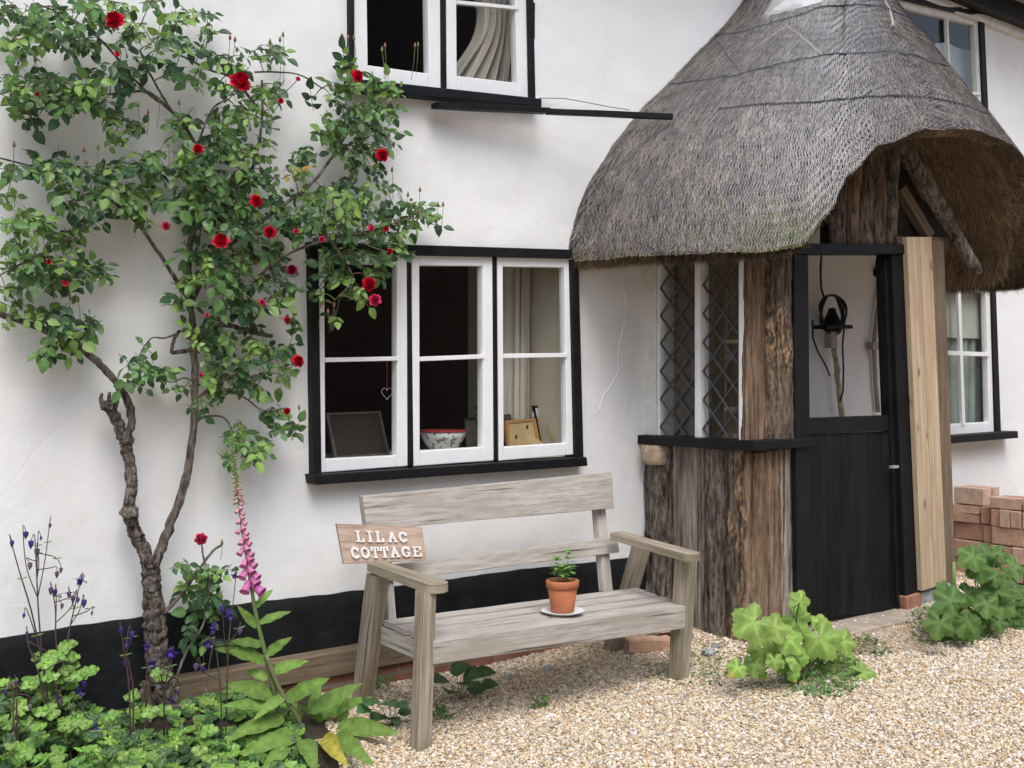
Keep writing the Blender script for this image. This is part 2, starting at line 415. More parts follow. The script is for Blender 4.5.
M['earth_step'] = simple('trodden_concrete', (.36, .3, .24), .92, .25, 9, .5, .008)
M['net_cloth'] = simple('greenish_net_curtain', (.30, .34, .31), .9, .15, 9, .2)
M['half_net'] = simple('pale_half_curtain', (.62, .66, .72), .9, .06, 9, .2)
# logs: several barks
M['log_grey'] = bark('split_log_grey', [(.38, (.13, .105, .085)), (.49, (.31, .265, .22)), (.6, (.5, .445, .385))], .06, 40, crack=.7)
M['log_bark'] = bark('rough_bark', [(.38, (.035, .027, .021)), (.47, (.13, .102, .083)), (.55, (.26, .215, .18)), (.65, (.44, .385, .33))], .22, 46, (.40, .27, .18), (.64, .70), .55)
M['log_orange'] = bark('flaking_bark', [(.38, (.04, .03, .023)), (.48, (.14, .105, .082)), (.58, (.26, .2, .155))], .24, 44, (.55, .36, .2), (.49, .56), .55)
M['log_red'] = bark('red_brown_log', [(.37, (.06, .038, .025)), (.48, (.22, .145, .095)), (.6, (.38, .28, .2))], .1, 38, (.44, .22, .09), (.6, .7), .6)

# ---------------------------------------------------------------- ground
def gz(x, y):
    z = .03 * sstep(-.75, -.05, y)
    dx = max(4.74 - x, 0, x - 6.6); dy = max(-.74 - y, 0)
    z += .075 * math.exp(-(dx * dx * 5 + dy * dy * 7))
    z += .10 * (1 - sstep(2.2, 2.75, x)) * sstep(-.95, -.15, y)
    return z + .012 * nz((x * 1.3, y * 1.3, 0))
def gravel_mat():
    m, nt, b = new_mat('gravel_bed')
    tc = nt.nodes.new('ShaderNodeTexCoord')
    v = nt.nodes.new('ShaderNodeTexVoronoi'); v.inputs['Scale'].default_value = 95
    nt.links.new(tc.outputs['Object'], v.inputs['Vector'])
    s = nt.nodes.new('ShaderNodeSeparateColor'); nt.links.new(v.outputs['Color'], s.inputs[0])
    col = ramp(nt, s.outputs[0], [(0, (.2, .13, .075)), (.35, (.33, .235, .14)), (.7, (.42, .33, .23)), (1, (.5, .46, .4))])
    nt.links.new(col, b.inputs['Base Color']); b.inputs['Roughness'].default_value = .9
    bump(nt, b, v.outputs['Distance'], -.8, .01)
    return m
M['gravel_bed'] = gravel_mat()
M['earth'] = simple('bed_earth', (.055, .04, .028), .95, .5, 30, .9, .03)
g = MB()
xs = [-60, -30, -12, -6, -3, -1] + [i * .1 for i in range(0, 110)] + [11.5, 13, 16, 22, 35, 60]
ys = [-60, -30, -15, -10, -7, -5] + [-4 + i * .1 for i in range(0, 41)] + [.1, 1, 5, 15]
ids = [[g.vert((x, y, gz(x, y) if y < .15 else -.02)) for x in xs] for y in ys]
for j in range(len(ys) - 1):
    for i in range(len(xs) - 1):
        xm, ym = (xs[i] + xs[i + 1]) / 2, (ys[j] + ys[j + 1]) / 2
        edge = 2.26 + .1 * nz((ym * 3, 1, 2)) + .35 * sstep(-.9, -.1, ym)
        bed = 1 if (-1 < xm < edge and ym > -.98 + .08 * nz((xm * 3, 4, 1))) else 0
        g.face((ids[j][i], ids[j][i + 1], ids[j + 1][i + 1], ids[j + 1][i]), None, bed)
o = g.build('gravel_yard', [M['gravel_bed'], M['earth']], smooth=True, kind='structure')

# loose stones of the gravel: one mass
def pebbles():
    iv, it = [], []
    t = (1 + 5 ** .5) / 2
    iv = np.array([(-1, t, 0), (1, t, 0), (-1, -t, 0), (1, -t, 0), (0, -1, t), (0, 1, t), (0, -1, -t), (0, 1, -t), (t, 0, -1), (t, 0, 1), (-t, 0, -1), (-t, 0, 1)], float)
    iv /= np.linalg.norm(iv[0])
    it = np.array([(0, 11, 5), (0, 5, 1), (0, 1, 7), (0, 7, 10), (0, 10, 11), (1, 5, 9), (5, 11, 4), (11, 10, 2), (10, 7, 6), (7, 1, 8), (3, 9, 4), (3, 4, 2), (3, 2, 6), (3, 6, 8), (3, 8, 9), (4, 9, 5), (2, 4, 11), (6, 2, 10), (8, 6, 7), (9, 8, 1)])
    pts = []
    def region(x0, x1, y0, y1, dens):
        n = int((x1 - x0) * (y1 - y0) * dens)
        return np.column_stack([rng.uniform(x0, x1, n), rng.uniform(y0, y1, n)])
    pts.append(region(1.6, 4.6, -2.9, -.02, 13500))
    pts.append(region(4.6, 7.4, -2.8, -.02, 10000))
    pts.append(region(7.4, 9.6, -1.8, -.02, 4500))
    p = np.concatenate(pts)
    x, y = p[:, 0], p[:, 1]
    keep = ~((x < 2.24 + .35 * np.clip((y + .9) / .8, 0, 1)) & (y > -.95)) & ~((x > 4.7) & (x < 6.62) & (y > -.76))
    # trodden earth before the door: only scattered stones there
    path = np.exp(-(((x - 5.65) / .75) ** 2 + ((y + .95) / .26) ** 2))
    keep &= ~((path > .38) & (rng.random(len(x)) < .9))
    p = p[keep]; n = len(p)
    zz = np.array([gz(a, b) for a, b in p])
    size = rng.gamma(9, 1 / 9, n) * .0056 * (1 + .12 * (p[:, 0] > 4.6) + .35 * (p[:, 0] > 7.2))
    sc = np.column_stack([size * rng.uniform(.9, 1.5, n), size * rng.uniform(.75, 1.1, n), size * rng.uniform(.5, .9, n)])
    an = rng.uniform(0, 2 * PI, n); tl = rng.normal(0, .35, n)
    V = iv[None] * sc[:, None, :] * rng.uniform(.82, 1.15, (n, 12, 1))
    X = V[..., 0] * np.cos(tl)[:, None] - V[..., 2] * np.sin(tl)[:, None]; Z = V[..., 0] * np.sin(tl)[:, None] + V[..., 2] * np.cos(tl)[:, None]; Y = V[..., 1]
    ca, sa = np.cos(an)[:, None], np.sin(an)[:, None]
    W = np.stack([X * ca - Y * sa + p[:, :1], X * sa + Y * ca + p[:, 1:], Z + (zz + rng.uniform(-.001, .007, n))[:, None]], -1).reshape(-1, 3)
    T = (it[None] + (np.arange(n) * 12)[:, None, None]).reshape(-1, 3)
    pal = np.array([(.56, .44, .28), (.61, .50, .36), (.67, .59, .47), (.71, .65, .56), (.75, .71, .65), (.50, .33, .18), (.34, .25, .17), (.40, .37, .34), (.25, .22, .2), (.58, .39, .2)])
    pr = np.array([.2, .2, .17, .12, .08, .07, .05, .05, .02, .04]); ci = rng.choice(len(pal), n, p=pr / pr.sum())
    col = np.clip(pal[ci] * rng.uniform(.82, 1.15, (n, 1)), 0, 1)
    col4 = np.ones((n, 12, 4)); col4[:, :, :3] = col[:, None, :]
    me = bpy.data.meshes.new('gravel_stones')
    me.vertices.add(len(W)); me.vertices.foreach_set('co', W.ravel())
    me.loops.add(T.size); me.loops.foreach_set('vertex_index', T.ravel().astype(np.int32))
    me.polygons.add(len(T)); me.polygons.foreach_set('loop_start', np.arange(len(T), dtype=np.int32) * 3)
    me.update(calc_edges=True); me.materials.append(M['pebble'])
    a = me.color_attributes.new('tint', 'FLOAT_COLOR', 'POINT'); a.data.foreach_set('color', col4.ravel())
    ob = bpy.data.objects.new('gravel_stones', me); C.objects.link(ob); ob['kind'] = 'stuff'
    ob['label'] = 'loose tan and cream gravel stones covering the yard'
pebbles()

def smooth_px(p, n=5):
    return [(lerp(p[i][0], p[i + 1][0], k / n), lerp(p[i][1], p[i + 1][1], k / n)) for i in range(len(p) - 1) for k in range(n)] + [p[-1]]
# ---------------------------------------------------------------- cottage
cottage = empty('cottage', (0, 0, 0), 'whitewashed old cottage with black framed windows and tarred black base', 'house')

LOWER = [(307, 243), (576, 251), (585, 466), (310, 484)]            # outer edge of the black frames, seen from the yard
UPPER = [(346, -95), (533, -70), (539, 104), (352, 86)]
SIDEUP = [(884, -14), (984, 14), (990, 150), (888, 150)]
SIDELOW = [(884, 274), (996, 283), (1001, 436), (890, 446)]
def wallquad(q): return [(P(x, y).x, P(x, y).z) for x, y in q]
holes = [wallquad(q) for q in (LOWER, UPPER, SIDEUP, SIDELOW)]
def shrink(q, e):
    cx, cz = sum(p[0] for p in q) / 4, sum(p[1] for p in q) / 4
    return [(x - e * (1 if x > cx else -1), z - e * (1 if z > cz else -1)) for x, z in q]
def inside(q, x, z):
    s = 0
    for i in range(4):
        (x0, z0), (x1, z1) = q[i], q[(i + 1) % 4]
        c = (x1 - x0) * (z - z0) - (z1 - z0) * (x - x0)
        if s == 0: s = 1 if c > 0 else -1
        elif (c > 0) != (s > 0): return False
    return True
hs = [shrink(q, .022) for q in holes]
w = MB(); dx = .022
nx, nzz = int(9.4 / dx), int(4.75 / dx); vid = {}
def wv(i, j):
    if (i, j) not in vid:
        x, z = .4 + i * dx, -.1 + j * dx
        y = .007 * nz((x * 1.4, 0, z * 1.6)) + .0035 * nz((x * 5, 3, z * 6)) + .02 * nz((x * .35, 8, z * .3)) - .004
        vid[i, j] = w.vert((x, y, z))
    return vid[i, j]
for i in range(nx):
    for j in range(nzz):
        x, z = .4 + (i + .5) * dx, -.1 + (j + .5) * dx
        if any(inside(q, x, z) for q in hs): continue
        w.face((wv(i, j), wv(i + 1, j), wv(i + 1, j + 1), wv(i, j + 1)))
w.build('wall', M['wall'], cottage, smooth=True)
for a_, b_ in ((-6, .4), (9.8, 14)):
    w = MB(); w.box((a_, .002, -.1), (b_, .2, 4.65)); w.build('wall', M['wall'], cottage)

# tarred base band, its upper edge wavering
b = MB()
def band(u, v):
    x = .42 + u * 9.3; top = .462 + .025 * nz((x * .8, 2, 0)) + .006 * nz((x * 9, 0, 4)) - .03 * sstep(2.8, 4.6, x)
    y = .007 * nz((x * 1.4, 0, .3)) + .02 * nz((x * .35, 8, .1)) - .03 + (.012 if v > .985 else 0)
    return Vector((x, y, lerp(.0, top, min(1, v * 1.01))))
b.grid(band, 300, 12); b.grid(lambda u, v: band(u, 1) + Vector((0, v * .06, 0)), 300, 1)
b.build('tarred_base', M['tar'], cottage, smooth=True)

# old cracks in the render, filled and limewashed over
s = MB(); s.tube([P(x + .8 * nz((x, y, 1)), y, .0005) for x, y in smooth_px([(626, 262), (624, 285), (627, 310), (622, 335), (618, 352), (619, 372), (611, 386), (603, 396), (599, 412)])], .0036, 6, .5, 60); s.build('filled_crack', M['wall'], cottage, smooth=True)

# main roof: thatch eave over the wall top, on a dark wall plate
rf = MB()
e0 = P(1000, 15, -.1).z
rf.hexa([(-6, -.62, e0 + .62), (14, -.62, e0 + .62), (14, -.56, e0 + .3), (-6, -.56, e0 + .3)], [(-6, 3.4, e0 + 3.6), (14, 3.4, e0 + 3.6), (14, 3.4, e0 + .3), (-6, 3.4, e0 + .3)])
rf.build('roof', M['thatch'], cottage)
rf = MB(); rf.board((-6, -.07, e0 + .07), (14, -.07, e0 + .07), (0, 0, .075), (0, 0, .075), (0, .055, 0), n=60, wob=.006)
rf.build('wall_plate', M['black'], cottage)
rf = MB(); rf.board((7.2, -.025, e0 - .035), (9.6, -.025, e0 - .035), (0, 0, .03), (0, 0, .03), (0, .02, 0), n=12, wob=.004)
rf.build('plaster_fillet', M['offwhite'], cottage)
sf = MB(); sf.box((-6, -.55, e0 + .255), (14, .3, e0 + .296)); sf.build('eave_soffit', M['soffit'], cottage)

# timber sleeper and brick footing along the wall
M['brick_wall'] = brickwork('old_brick', (.2, .085, .055), (.3, .14, .09), (.2, .18, .15))
ft = MB(); ft.box((1.2, -.085, -.1), (4.68, -.02, .116)); ft.build('brick_footing', M['brick_wall'], cottage, bevel=.006)
sl = MB(); sl.board((1.86, -.07, .172), (4.7, -.07, .176), (0, 0, .054), (0, 0, .054), (0, .04, 0), n=30, wob=.003)
tag(sl.build('sleeper', M['mid_timber']), 'long brown timber sleeper lying on bricks at foot of black wall base', 'timber')

def quadpts(q, y): return [P(x, y_, y) for x, y_ in q]
def sash(parent, outer, inner, yf=-.018, dep=.045, bars=(), name='casement', gl='pane', mat='white'):
    s = MB(); a, c = quadpts(outer, yf), quadpts(inner, yf)
    back = lambda q: [Vector((p.x, yf + dep, p.z)) for p in q]
    cb = back(c)
    def cut(p, q, e, f):
        "where the line p-q meets the line e-f, in the plane of the wall"
        d1, d2 = q - p, f - e; den = d1.x * d2.z - d1.z * d2.x
        return p + d1 * (((e.x - p.x) * d2.z - (e.z - p.z) * d2.x) / den)
    t0, t1, b1, b0 = cut(c[3], c[0], a[0], a[1]), cut(c[2], c[1], a[0], a[1]), cut(c[1], c[2], a[3], a[2]), cut(c[0], c[3], a[3], a[2])
    e = Vector((.0012, 0, 0)); bk = Vector((0, .0015, 0))
    for q in ([a[0], t0, b0, a[3]], [t1, a[1], a[2], b1]): s.hexa(q, back(q))           # stiles run through
    for q in ([t0 + e + bk, t1 - e + bk, c[1] - e + bk, c[0] + e + bk], [c[3] + e + bk, c[2] - e + bk, b1 - e + bk, b0 + e + bk]): s.hexa(q, back(q))   # rails butt between them
    o = s.build(name, M[mat], parent, bevel=.004)
    for (p, q, wd) in bars:
        s = MB(); A, B = P(*p, yf + .004), P(*q, yf + .004); d = (B - A).normalized(); n = Vector((0, -1, 0)).cross(d).normalized()
        hw = wd * (A - CAM).dot(Vector((SY, CY, 0))) / F / 2
        s.board(A, B, n * hw, n * hw, (0, .012, 0), n=4, wob=.0005); ob = s.build('glazing_bar', M[mat], parent)
    s = MB(); cx = sum((p for p in cb), Vector()) / 4
    q = [(p + (p - cx).normalized() * .012) for p in cb]
    s.face([s.vert(Vector((p.x, yf + dep * .55, p.z))) for p in q][::-1])
    s.build(gl, M['glass'], parent)
    return o
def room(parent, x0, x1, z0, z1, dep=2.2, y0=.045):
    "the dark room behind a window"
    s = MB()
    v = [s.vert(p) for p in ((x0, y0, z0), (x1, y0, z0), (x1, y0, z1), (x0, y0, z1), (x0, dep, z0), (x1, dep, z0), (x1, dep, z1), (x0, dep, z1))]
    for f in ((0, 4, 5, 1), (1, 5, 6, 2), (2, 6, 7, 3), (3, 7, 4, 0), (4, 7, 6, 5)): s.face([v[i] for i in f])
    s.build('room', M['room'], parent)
def timbers(parent, name, quads, y0, y1, mat='black'):
    for q in quads:
        s = MB(); s.pquad(q, y0, y1); s.build(name, M[mat], parent, bevel=.005)

# lower window ---------------------------------------------------
def wpart(name):
    o = bpy.data.objects.new(name, None); C.objects.link(o); o.parent = cottage; o.empty_display_size = .1; return o
win = wpart('window'); win['label'] = 'three-light casement window behind the bench'
timbers(win, 'jamb', [[(311, 254), (319, 254), (322, 475), (314, 476)], [(571.5, 259), (579, 260), (584, 458), (576, 458)]], -.04, .05)
timbers(win, 'mullion', [[(407.5, 255), (411.5, 255), (414, 466), (408, 467)], [(493, 257), (497, 257), (498.5, 461), (494, 461)]], -.022, .05)
timbers(win, 'lintel', [[(310, 241.5), (572, 249.5), (573, 258.5), (311, 253)]], -.045, .05)
timbers(win, 'sill', [[(314, 475), (587, 457), (588, 466), (316, 485)]], -.075, .05)
sash(win, [(318, 253), (407, 254.5), (408, 466), (319, 473)], [(324.5, 263), (397, 265), (397, 455.5), (325.5, 459)], bars=[((324, 360), (397, 358.5), 4.5)])
sash(win, [(412, 255), (492.5, 256.5), (494, 460.5), (413, 466.5)], [(419.5, 265.5), (482.6, 266), (483, 447), (420, 451)], bars=[((419, 359), (483, 356.5), 4.5)])
sash(win, [(497.5, 256.5), (571.5, 258.5), (575.5, 454.5), (499, 461)], [(503, 266.5), (564.5, 267.5), (567, 443), (504, 447)], bars=[((503, 356), (566, 355), 4.5)])
wl, wr = P(312, 300).x, P(580, 300).x
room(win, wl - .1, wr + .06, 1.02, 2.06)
s = MB(); s.box((wl - .09, .05, 1.022), (wr + .05, .42, 1.035)); s.build('window_board', M['offwhite'], win)
s = MB(); s.box((4.2, .05, 1.04), (4.24, .9, 2.05)); s.build('reveal', M['cream'], win)
def curtain(parent, name, x0, x1, y, z0, z1, folds, amp, mat='cloth', swing=0):
    s = MB()
    def fn(u, v):
        z = lerp(z1, z0, v); k = u * folds * 2 * PI
        sw = swing * (v ** 1.6) * (1 - u * .5)
        return Vector((lerp(x0, x1, u) + sw + .01 * math.sin(k * 2.1 + v * 3), y + amp * math.sin(k + 1.2 * math.sin(u * 9) + v * .8), z))
    s.grid(fn, int(folds * 14), 14); return s.build(name, M[mat], parent, smooth=True)
curtain(win, 'curtain', 3.98, 4.17, .32, 1.04, 2.05, 4, .022)

# things on the window board
def hang(name, label, cat, mat, fn):
    s = MB(); fn(s); return tag(s.build(name, M[mat], smooth=True), label, cat)
zb = 1.036
def back_of_frame(px, y, thick, label, lean=.08, stand=False, fm='framewood', bm='hardboard', brd=.018):
    a = [P(x, yy, y) for x, yy in px]
    a = [Vector((p.x, y + (lean if k < 2 else 0), p.z)) for k, p in enumerate(a)]
    zmin = min(p.z for p in a)
    for p in a: p.z += max(0, zb - zmin + .001)
    r = empty('picture_frame', a[3], label, 'picture frame', 'picture frames on the window board')
    cx = sum(a, Vector()) / 4
    inn = [p + (cx - p).normalized() * brd * 1.4 for p in a]
    s = MB(); off = Vector((0, thick, 0))
    for i in range(4):
        j = (i + 1) % 4; s.hexa([a[i], a[j], inn[j], inn[i]], [a[i] + off, a[j] + off, inn[j] + off, inn[i] + off])
    s.build('moulding', M[fm], r)
    s = MB(); o2 = Vector((0, thick * .4, 0)); s.hexa([p + o2 for p in inn], [p + o2 * 2 for p in inn]); s.build('backing_board', M[bm], r)
    if stand:
        s = MB(); p0 = P(527, 438, y - .03); p1 = P(545, 449, y - .09)
        s.board(p0, p1, (.0, .01, .022), (.0, .01, .03), (.002, .003, .001), n=2); s.build('easel_strut', M['hardboard'], r)
        for (x, yy) in ((527, 427), (516, 437)):
            s = MB(); c = P(x, yy, y - .003); s.box((c.x - .006, c.y - .004, c.z - .01), (c.x + .006, c.y, c.z + .01)); s.build('turn_clip', M['cord'], r)
    return r
M['gilt'] = simple('dark_gilt', (.10, .08, .06), .5, .3, 30, .1)
back_of_frame([(513, 421), (543, 418.5), (541, 447), (508, 449)], .13, .015, 'pale wooden picture frame turned to show its brown backing and strut', .06, True)
back_of_frame([(503, 417), (517, 416.5), (516, 449), (502, 450)], .22, .02, 'dark brown frame tucked behind the pale wooden frame', .05, False, 'dark_timber', 'framewood', .02)
back_of_frame([(540, 407), (554, 407), (556, 446), (541, 446)], .24, .02, 'tall narrow black edged frame at right end of the window board', .05, False, 'black', 'hardboard', .012)
back_of_frame([(334, 417), (389, 415), (390, 458), (335, 462)], .14, .018, 'large black picture frame in the left casement', .07, False, 'gilt', 'room', .012)
back_of_frame([(470, 418), (483, 418), (483, 450), (466, 451)], .14, .014, 'small black frame beside the flowered bowl', .05, False, 'black', 'gilt', .008)
s = MB(); s.board(P(547, 424, .2), P(556, 445, .12), (.004, 0, .003), (.004, 0, .003), (0, .004, 0), n=2)
tag(s.build('stick', M['hardboard']), 'thin pale stick leaning beside the narrow black edged frame', 'stick')
def bowl():
    c = P(443, 449, .17); rr = .115
    m, nt, b = new_mat('flowered_china')
    f = tex(nt, 34, detail=2); k = ramp(nt, f, [(.54, (.62, .64, .63)), (.58, (.42, .12, .12)), (.64, (.14, .25, .16))])
    nt.links.new(k, b.inputs['Base Color']); b.inputs['Roughness'].default_value = .2
    s = MB(); h = .105
    s.lathe([(.045, 0), (.055, .008), (.08, .03), (.105, .07), (.116, h), (.111, h), (.1, .072), (.07, .03), (.0, .02)], (c.x, .17, zb), 36)
    r = s.build('china_bowl', m, smooth=True); tag(r, 'white china bowl with red and green flowers in middle casement', 'bowl')
    s = MB(); s.lathe([(.117, h - .004), (.119, h), (.117, h + .004), (.111, h + .003)], (c.x, .17, zb), 36); s.build('rim', M['ribbon'], r, smooth=True)
bowl()
def bottle():
    c = P(535, 440, .3); r = empty('bottle', c, 'slim white bottle behind the wooden frame in right casement', 'bottle')
    top = P(535, 406, .3).z
    h = top - zb
    s = MB(); s.lathe([(.02, 0), (.022, .01), (.022, h * .6), (.016, h * .7)], (c.x, .3, zb), 16); s.build('body', M['china'], r, smooth=True)
    s = MB(); s.lathe([(.017, h * .7), (.019, h * .75), (.014, h * .95), (.006, h)], (c.x, .3, zb), 16); s.build('cap', M['china'], r, smooth=True)
bottle()
def heart():
    c = P(387, 393, .06); r = empty('heart_ornament', c, 'wire heart on a red ribbon hanging in left casement', 'ornament')
    pts = []
    for i in range(29):
        t = 2 * PI * i / 28; pts.append(c + Vector((16 * math.sin(t) ** 3, 0, 13 * math.cos(t) - 5 * math.cos(2 * t) - 2 * math.cos(3 * t) - math.cos(4 * t))) * .0019)
    s = MB(); s.tube(pts, .0014, 5); s.build('wire_heart', M['ornament'], r)
    s = MB(); s.tube([c + Vector((0, 0, .012)), P(387, 362, .06)], .002, 5); s.build('ribbon', M['ribbon'], r)
heart()
s = MB()
pts = [P(480.5 - i * .1, 372 + i * 1.9, .11) for i in range(24)]
s.tube([p + Vector((.006 * math.sin(i * 1.3), .006 * math.cos(i * 1.3), 0)) for i, p in enumerate(pts)], .011, 7, .5, 90)
tag(s.build('garland', M['log_orange']), 'dried brown garland hanging beside the middle casement', 'garland')

# upper window ---------------------------------------------------
win = wpart('window'); win['label'] = 'upper casement window with drawn back curtain'
timbers(win, 'jamb', [[(350, -90), (354, -90), (355, 78), (351, 78)], [(527, -60), (532.5, -60), (536, 99), (530, 98)]], -.035, .05)
timbers(win, 'mullion', [[(440, -80), (445.5, -80), (447, 92), (441, 91)]], -.022, .05)
timbers(win, 'lintel', [[(345, -100), (535, -75), (535, -65), (345, -88)]], -.045, .05)
timbers(win, 'sill', [[(352, 78), (542, 98.5), (542, 107), (352, 90)]], -.07, .05)
sash(win, [(354, -88), (440, -78), (441, 90.5), (355, 80)], [(366, -76), (427, -70), (429, 73.5), (368, 65)], name='casement')
sash(win, [(446, -78), (526, -66), (529.5, 98.2), (447, 91.5)], [(456, -66), (514, -58), (517, 82.7), (457, 75.6)], bars=[((456, 2.5), (517, 8.5), 3.6)])
wl, wr = P(356, 0).x, P(530, 0).x
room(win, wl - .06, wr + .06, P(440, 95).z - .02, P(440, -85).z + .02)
cz0, cz1 = P(480, 90).z - .03, P(480, -80).z
s = MB()
xa, xb = P(452, 40, .2).x, P(514, 40, .2).x
def drape(u, v):
    z = lerp(cz1, cz0, v)
    pull = .22 * sstep(.35, 1, v) * (1 - u) - .10 * sstep(.1, .6, v) * (1 - u) * (1 - sstep(.6, 1, v))
    k = u * 5.2 * 2 * PI
    return Vector((lerp(xa + .12, xb - .02, u) - pull, .2 + .035 * math.sin(k + v * 2.2) + .012 * math.sin(2.3 * k), z - .05 * (1 - u) * sstep(.6, 1, v)))
s.grid(drape, 90, 24); s.build('curtain', M['cloth'], win, smooth=True)

# window over the porch, half hidden by its thatch ------------------
win = wpart('window'); win['label'] = 'small upper window half hidden by the porch thatch'
timbers(win, 'jamb', [[(979.5, 14), (984.5, 16), (990.5, 150), (985.5, 150)], [(884, -10), (889, -10), (893, 150), (888, 150)]], -.035, .05)
timbers(win, 'lintel', [[(882, -13), (986, 11.5), (986, 19), (882, -6)]], -.045, .05)
timbers(win, 'sill', [[(884, 150), (992, 147), (992, 155), (884, 158)]], -.08, .05)
sash(win, [(889, -4), (980, 18), (986.5, 147), (892, 150)], [(895, 6), (974.5, 25), (980, 140), (897, 142)], mat='offwhite',
     bars=[((946, 17), (951, 141), 3.5), ((895, 90), (979, 94), 3.2)])
x0, x1 = P(890, 50).x, P(986, 50).x; z0, z1 = P(940, 152).z, P(985, 16).z + .15
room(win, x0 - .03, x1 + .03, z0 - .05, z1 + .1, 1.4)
s = MB(); a, b_ = P(899, 36, .12), P(976, 50, .12)
s.grid(lambda u, v: Vector((lerp(a.x, b_.x + .02, u), .12 + .01 * math.sin(u * 20), lerp(lerp(a.z, b_.z, u) + .012 * math.sin(u * 13), z0 - .02, v))), 40, 8); s.build('half_curtain', M['half_net'], win, smooth=True)

# window beyond the porch ------------------------------------------
win = wpart('window'); win['label'] = 'white four-pane window beyond the porch post'
timbers(win, 'jamb', [[(991.5, 281), (996, 281.5), (1001.5, 436), (996, 436)], [(884, 276), (889, 276), (893, 440), (888, 440)]], -.035, .05)
timbers(win, 'lintel', [[(880, 268), (997, 276), (997, 283), (880, 276)]], -.045, .05)
timbers(win, 'sill', [[(888, 441), (1018, 431), (1018.5, 438), (888, 449)]], -.12, .05)
sash(win, [(889, 277), (991.5, 283), (996, 434), (893, 440)], [(897, 286), (986, 292.5), (989, 422), (900, 427)],
     bars=[((958, 290), (962.5, 425), 5.5), ((897, 351), (988, 354.5), 4.6), ((927, 288), (931, 426), 4.5)])
x0, x1 = P(890, 350).x, P(996, 350).x; z0, z1 = P(990, 436).z, P(990, 280).z
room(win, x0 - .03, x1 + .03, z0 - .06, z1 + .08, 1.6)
M['blind'] = simple('pale_blind', (.5, .5, .44), .8, .06, 6, .1)
M['net_cloth'] = simple('greenish_net_curtain', (.30, .34, .31), .9, .15, 9, .2)
curtain(win, 'net_curtain', P(898, 350, .1).x, x1 + .03, .10, z0 - .05, z1 + .05, 9, .02, 'net_cloth')
s = MB(); aa = P(962, 350, .06); s.grid(lambda u, v: Vector((lerp(aa.x - .3, x1 + .02, u), .062, lerp(z1 + .03, P(975, 338).z, v))), 4, 4); s.build('blind', M['blind'], win)

# black bar swung out under the upper window, thin wire above it
s = MB(); s.board(P(435, 105.5, -.07), P(546, 111, -.13), (0, 0, .013), (0, 0, .013), (0, .03, 0), n=10, wob=.002)
A, B = P(546, 111.5, -.13), P(672, 116.8, -.36)
s.board(A, B, (0, 0, .014), (0, 0, .015), (.006, .014, 0), n=10, wob=.002)
tag(s.build('timber_bar', M['black']), 'long black timber bar reaching from upper window sill to porch thatch', 'bar')
s = MB(); s.tube([P(540, 98, -.02), P(565, 98.5, -.04), P(585, 102, -.04), P(610, 107, -.03), P(630, 110, -.02)], .0028, 6)
tag(s.build('wire', M['pipe']), 'thin grey wire on the wall above the black bar', 'wire')

# the brick house across the yard, seen mirrored in the panes
bh = empty('brick_building', (12, -12, 0), 'dark brick building across the yard mirrored in the window panes', 'building')
M['far_brick'] = brickwork('dark_brick', (.2, .12, .09), (.27, .15, .11), (.32, .29, .26))
s = MB(); s.box((-4, -15, -.1), (34, -12, 5.4)); s.build('wall', M['far_brick'], bh)
M['tile'] = simple('roof_tile', (.07, .045, .035), .85, .4, 5, .5, .02)
s = MB(); s.hexa([(-4.3, -11.8, 5.4), (34.3, -11.8, 5.4), (34.3, -11.85, 5.3), (-4.3, -11.85, 5.3)], [(-4.3, -15.5, 9.6), (34.3, -15.5, 9.6), (34.3, -15.5, 5.3), (-4.3, -15.5, 5.3)]); s.build('roof', M['tile'], bh)

# ---------------------------------------------------------------- porch
porch = empty('thatched_porch', (5.65, -.4, 0), 'lean-to cottage porch of rough logs under a bell shaped netted thatch', 'porch')
XS, YF = 4.74, -.713          # outer planes of its log side and front

def log(px_top, px_bot, y_top, y_bot, half, side, mat, z_cut=None, depth=.6, flat=0.0, name='log', rough=.2):
    pt = (lambda x, y: PX(x, y, XS)) if side else (lambda x, y: P(x, y, YF))
    a, b = pt(px_top, y_top), pt(px_bot, y_bot)
    ha = (pt(px_top + half, y_top) - pt(px_top - half, y_top)).length / 2
    s = MB(); n, m = 40, 90; k = random.random() * 99; o = random.random() * 40
    out = Vector((-1, 0, 0)) if side else Vector((0, -1, 0)); along = Vector((0, -1, 0)) if side else Vector((1, 0, 0))
    rows = []
    for i in range(m + 1):
        f = i / m; c = b.lerp(a, f); row = []
        for j in range(n):
            an = 2 * PI * j / n; ca, sa = math.cos(an), math.sin(an)
            d = depth * (1 - flat * max(0, sa) * .8)
            rr = 1 + rough * nz((ca * 1.6 + k, sa * 1.6, f * 5)) + rough * .6 * nz((ca * 5 + k, sa * 5, f * 12)) + rough * .5 * nz((ca * 13 + k, sa * 13, f * 26)) + .06 * (1 - f) * (1 - f)
            row.append(s.vert(c + along * (ha * ca * rr) + out * (ha * (sa * d * rr - .25)) + Vector((0, 0, 0))))
        rows.append(row)
    for i in range(m):
        for j in range(n):
            j2 = (j + 1) % n; s.face((rows[i][j], rows[i][j2], rows[i + 1][j2], rows[i + 1][j]))
    s.face(rows[0][::-1]); s.face(rows[-1])
    return s.build(name, M[mat], porch, smooth=True)
yt, yb = 441, 640
log(657, 659, 441, 628, 15, 1, 'log_bark')
log(677, 680, 444, 632, 11.5, 1, 'log_grey', flat=.75, rough=.07)
log(695, 697, 445, 636, 10.5, 1, 'log_grey', flat=.7, rough=.08)
log(714, 715, 446, 640, 11.5, 1, 'log_bark')
log(736, 738, 448, 644, 12.5, 1, 'log_orange')
log(758, 759, 452, 645, 10.5, 0, 'log_red', flat=.5)
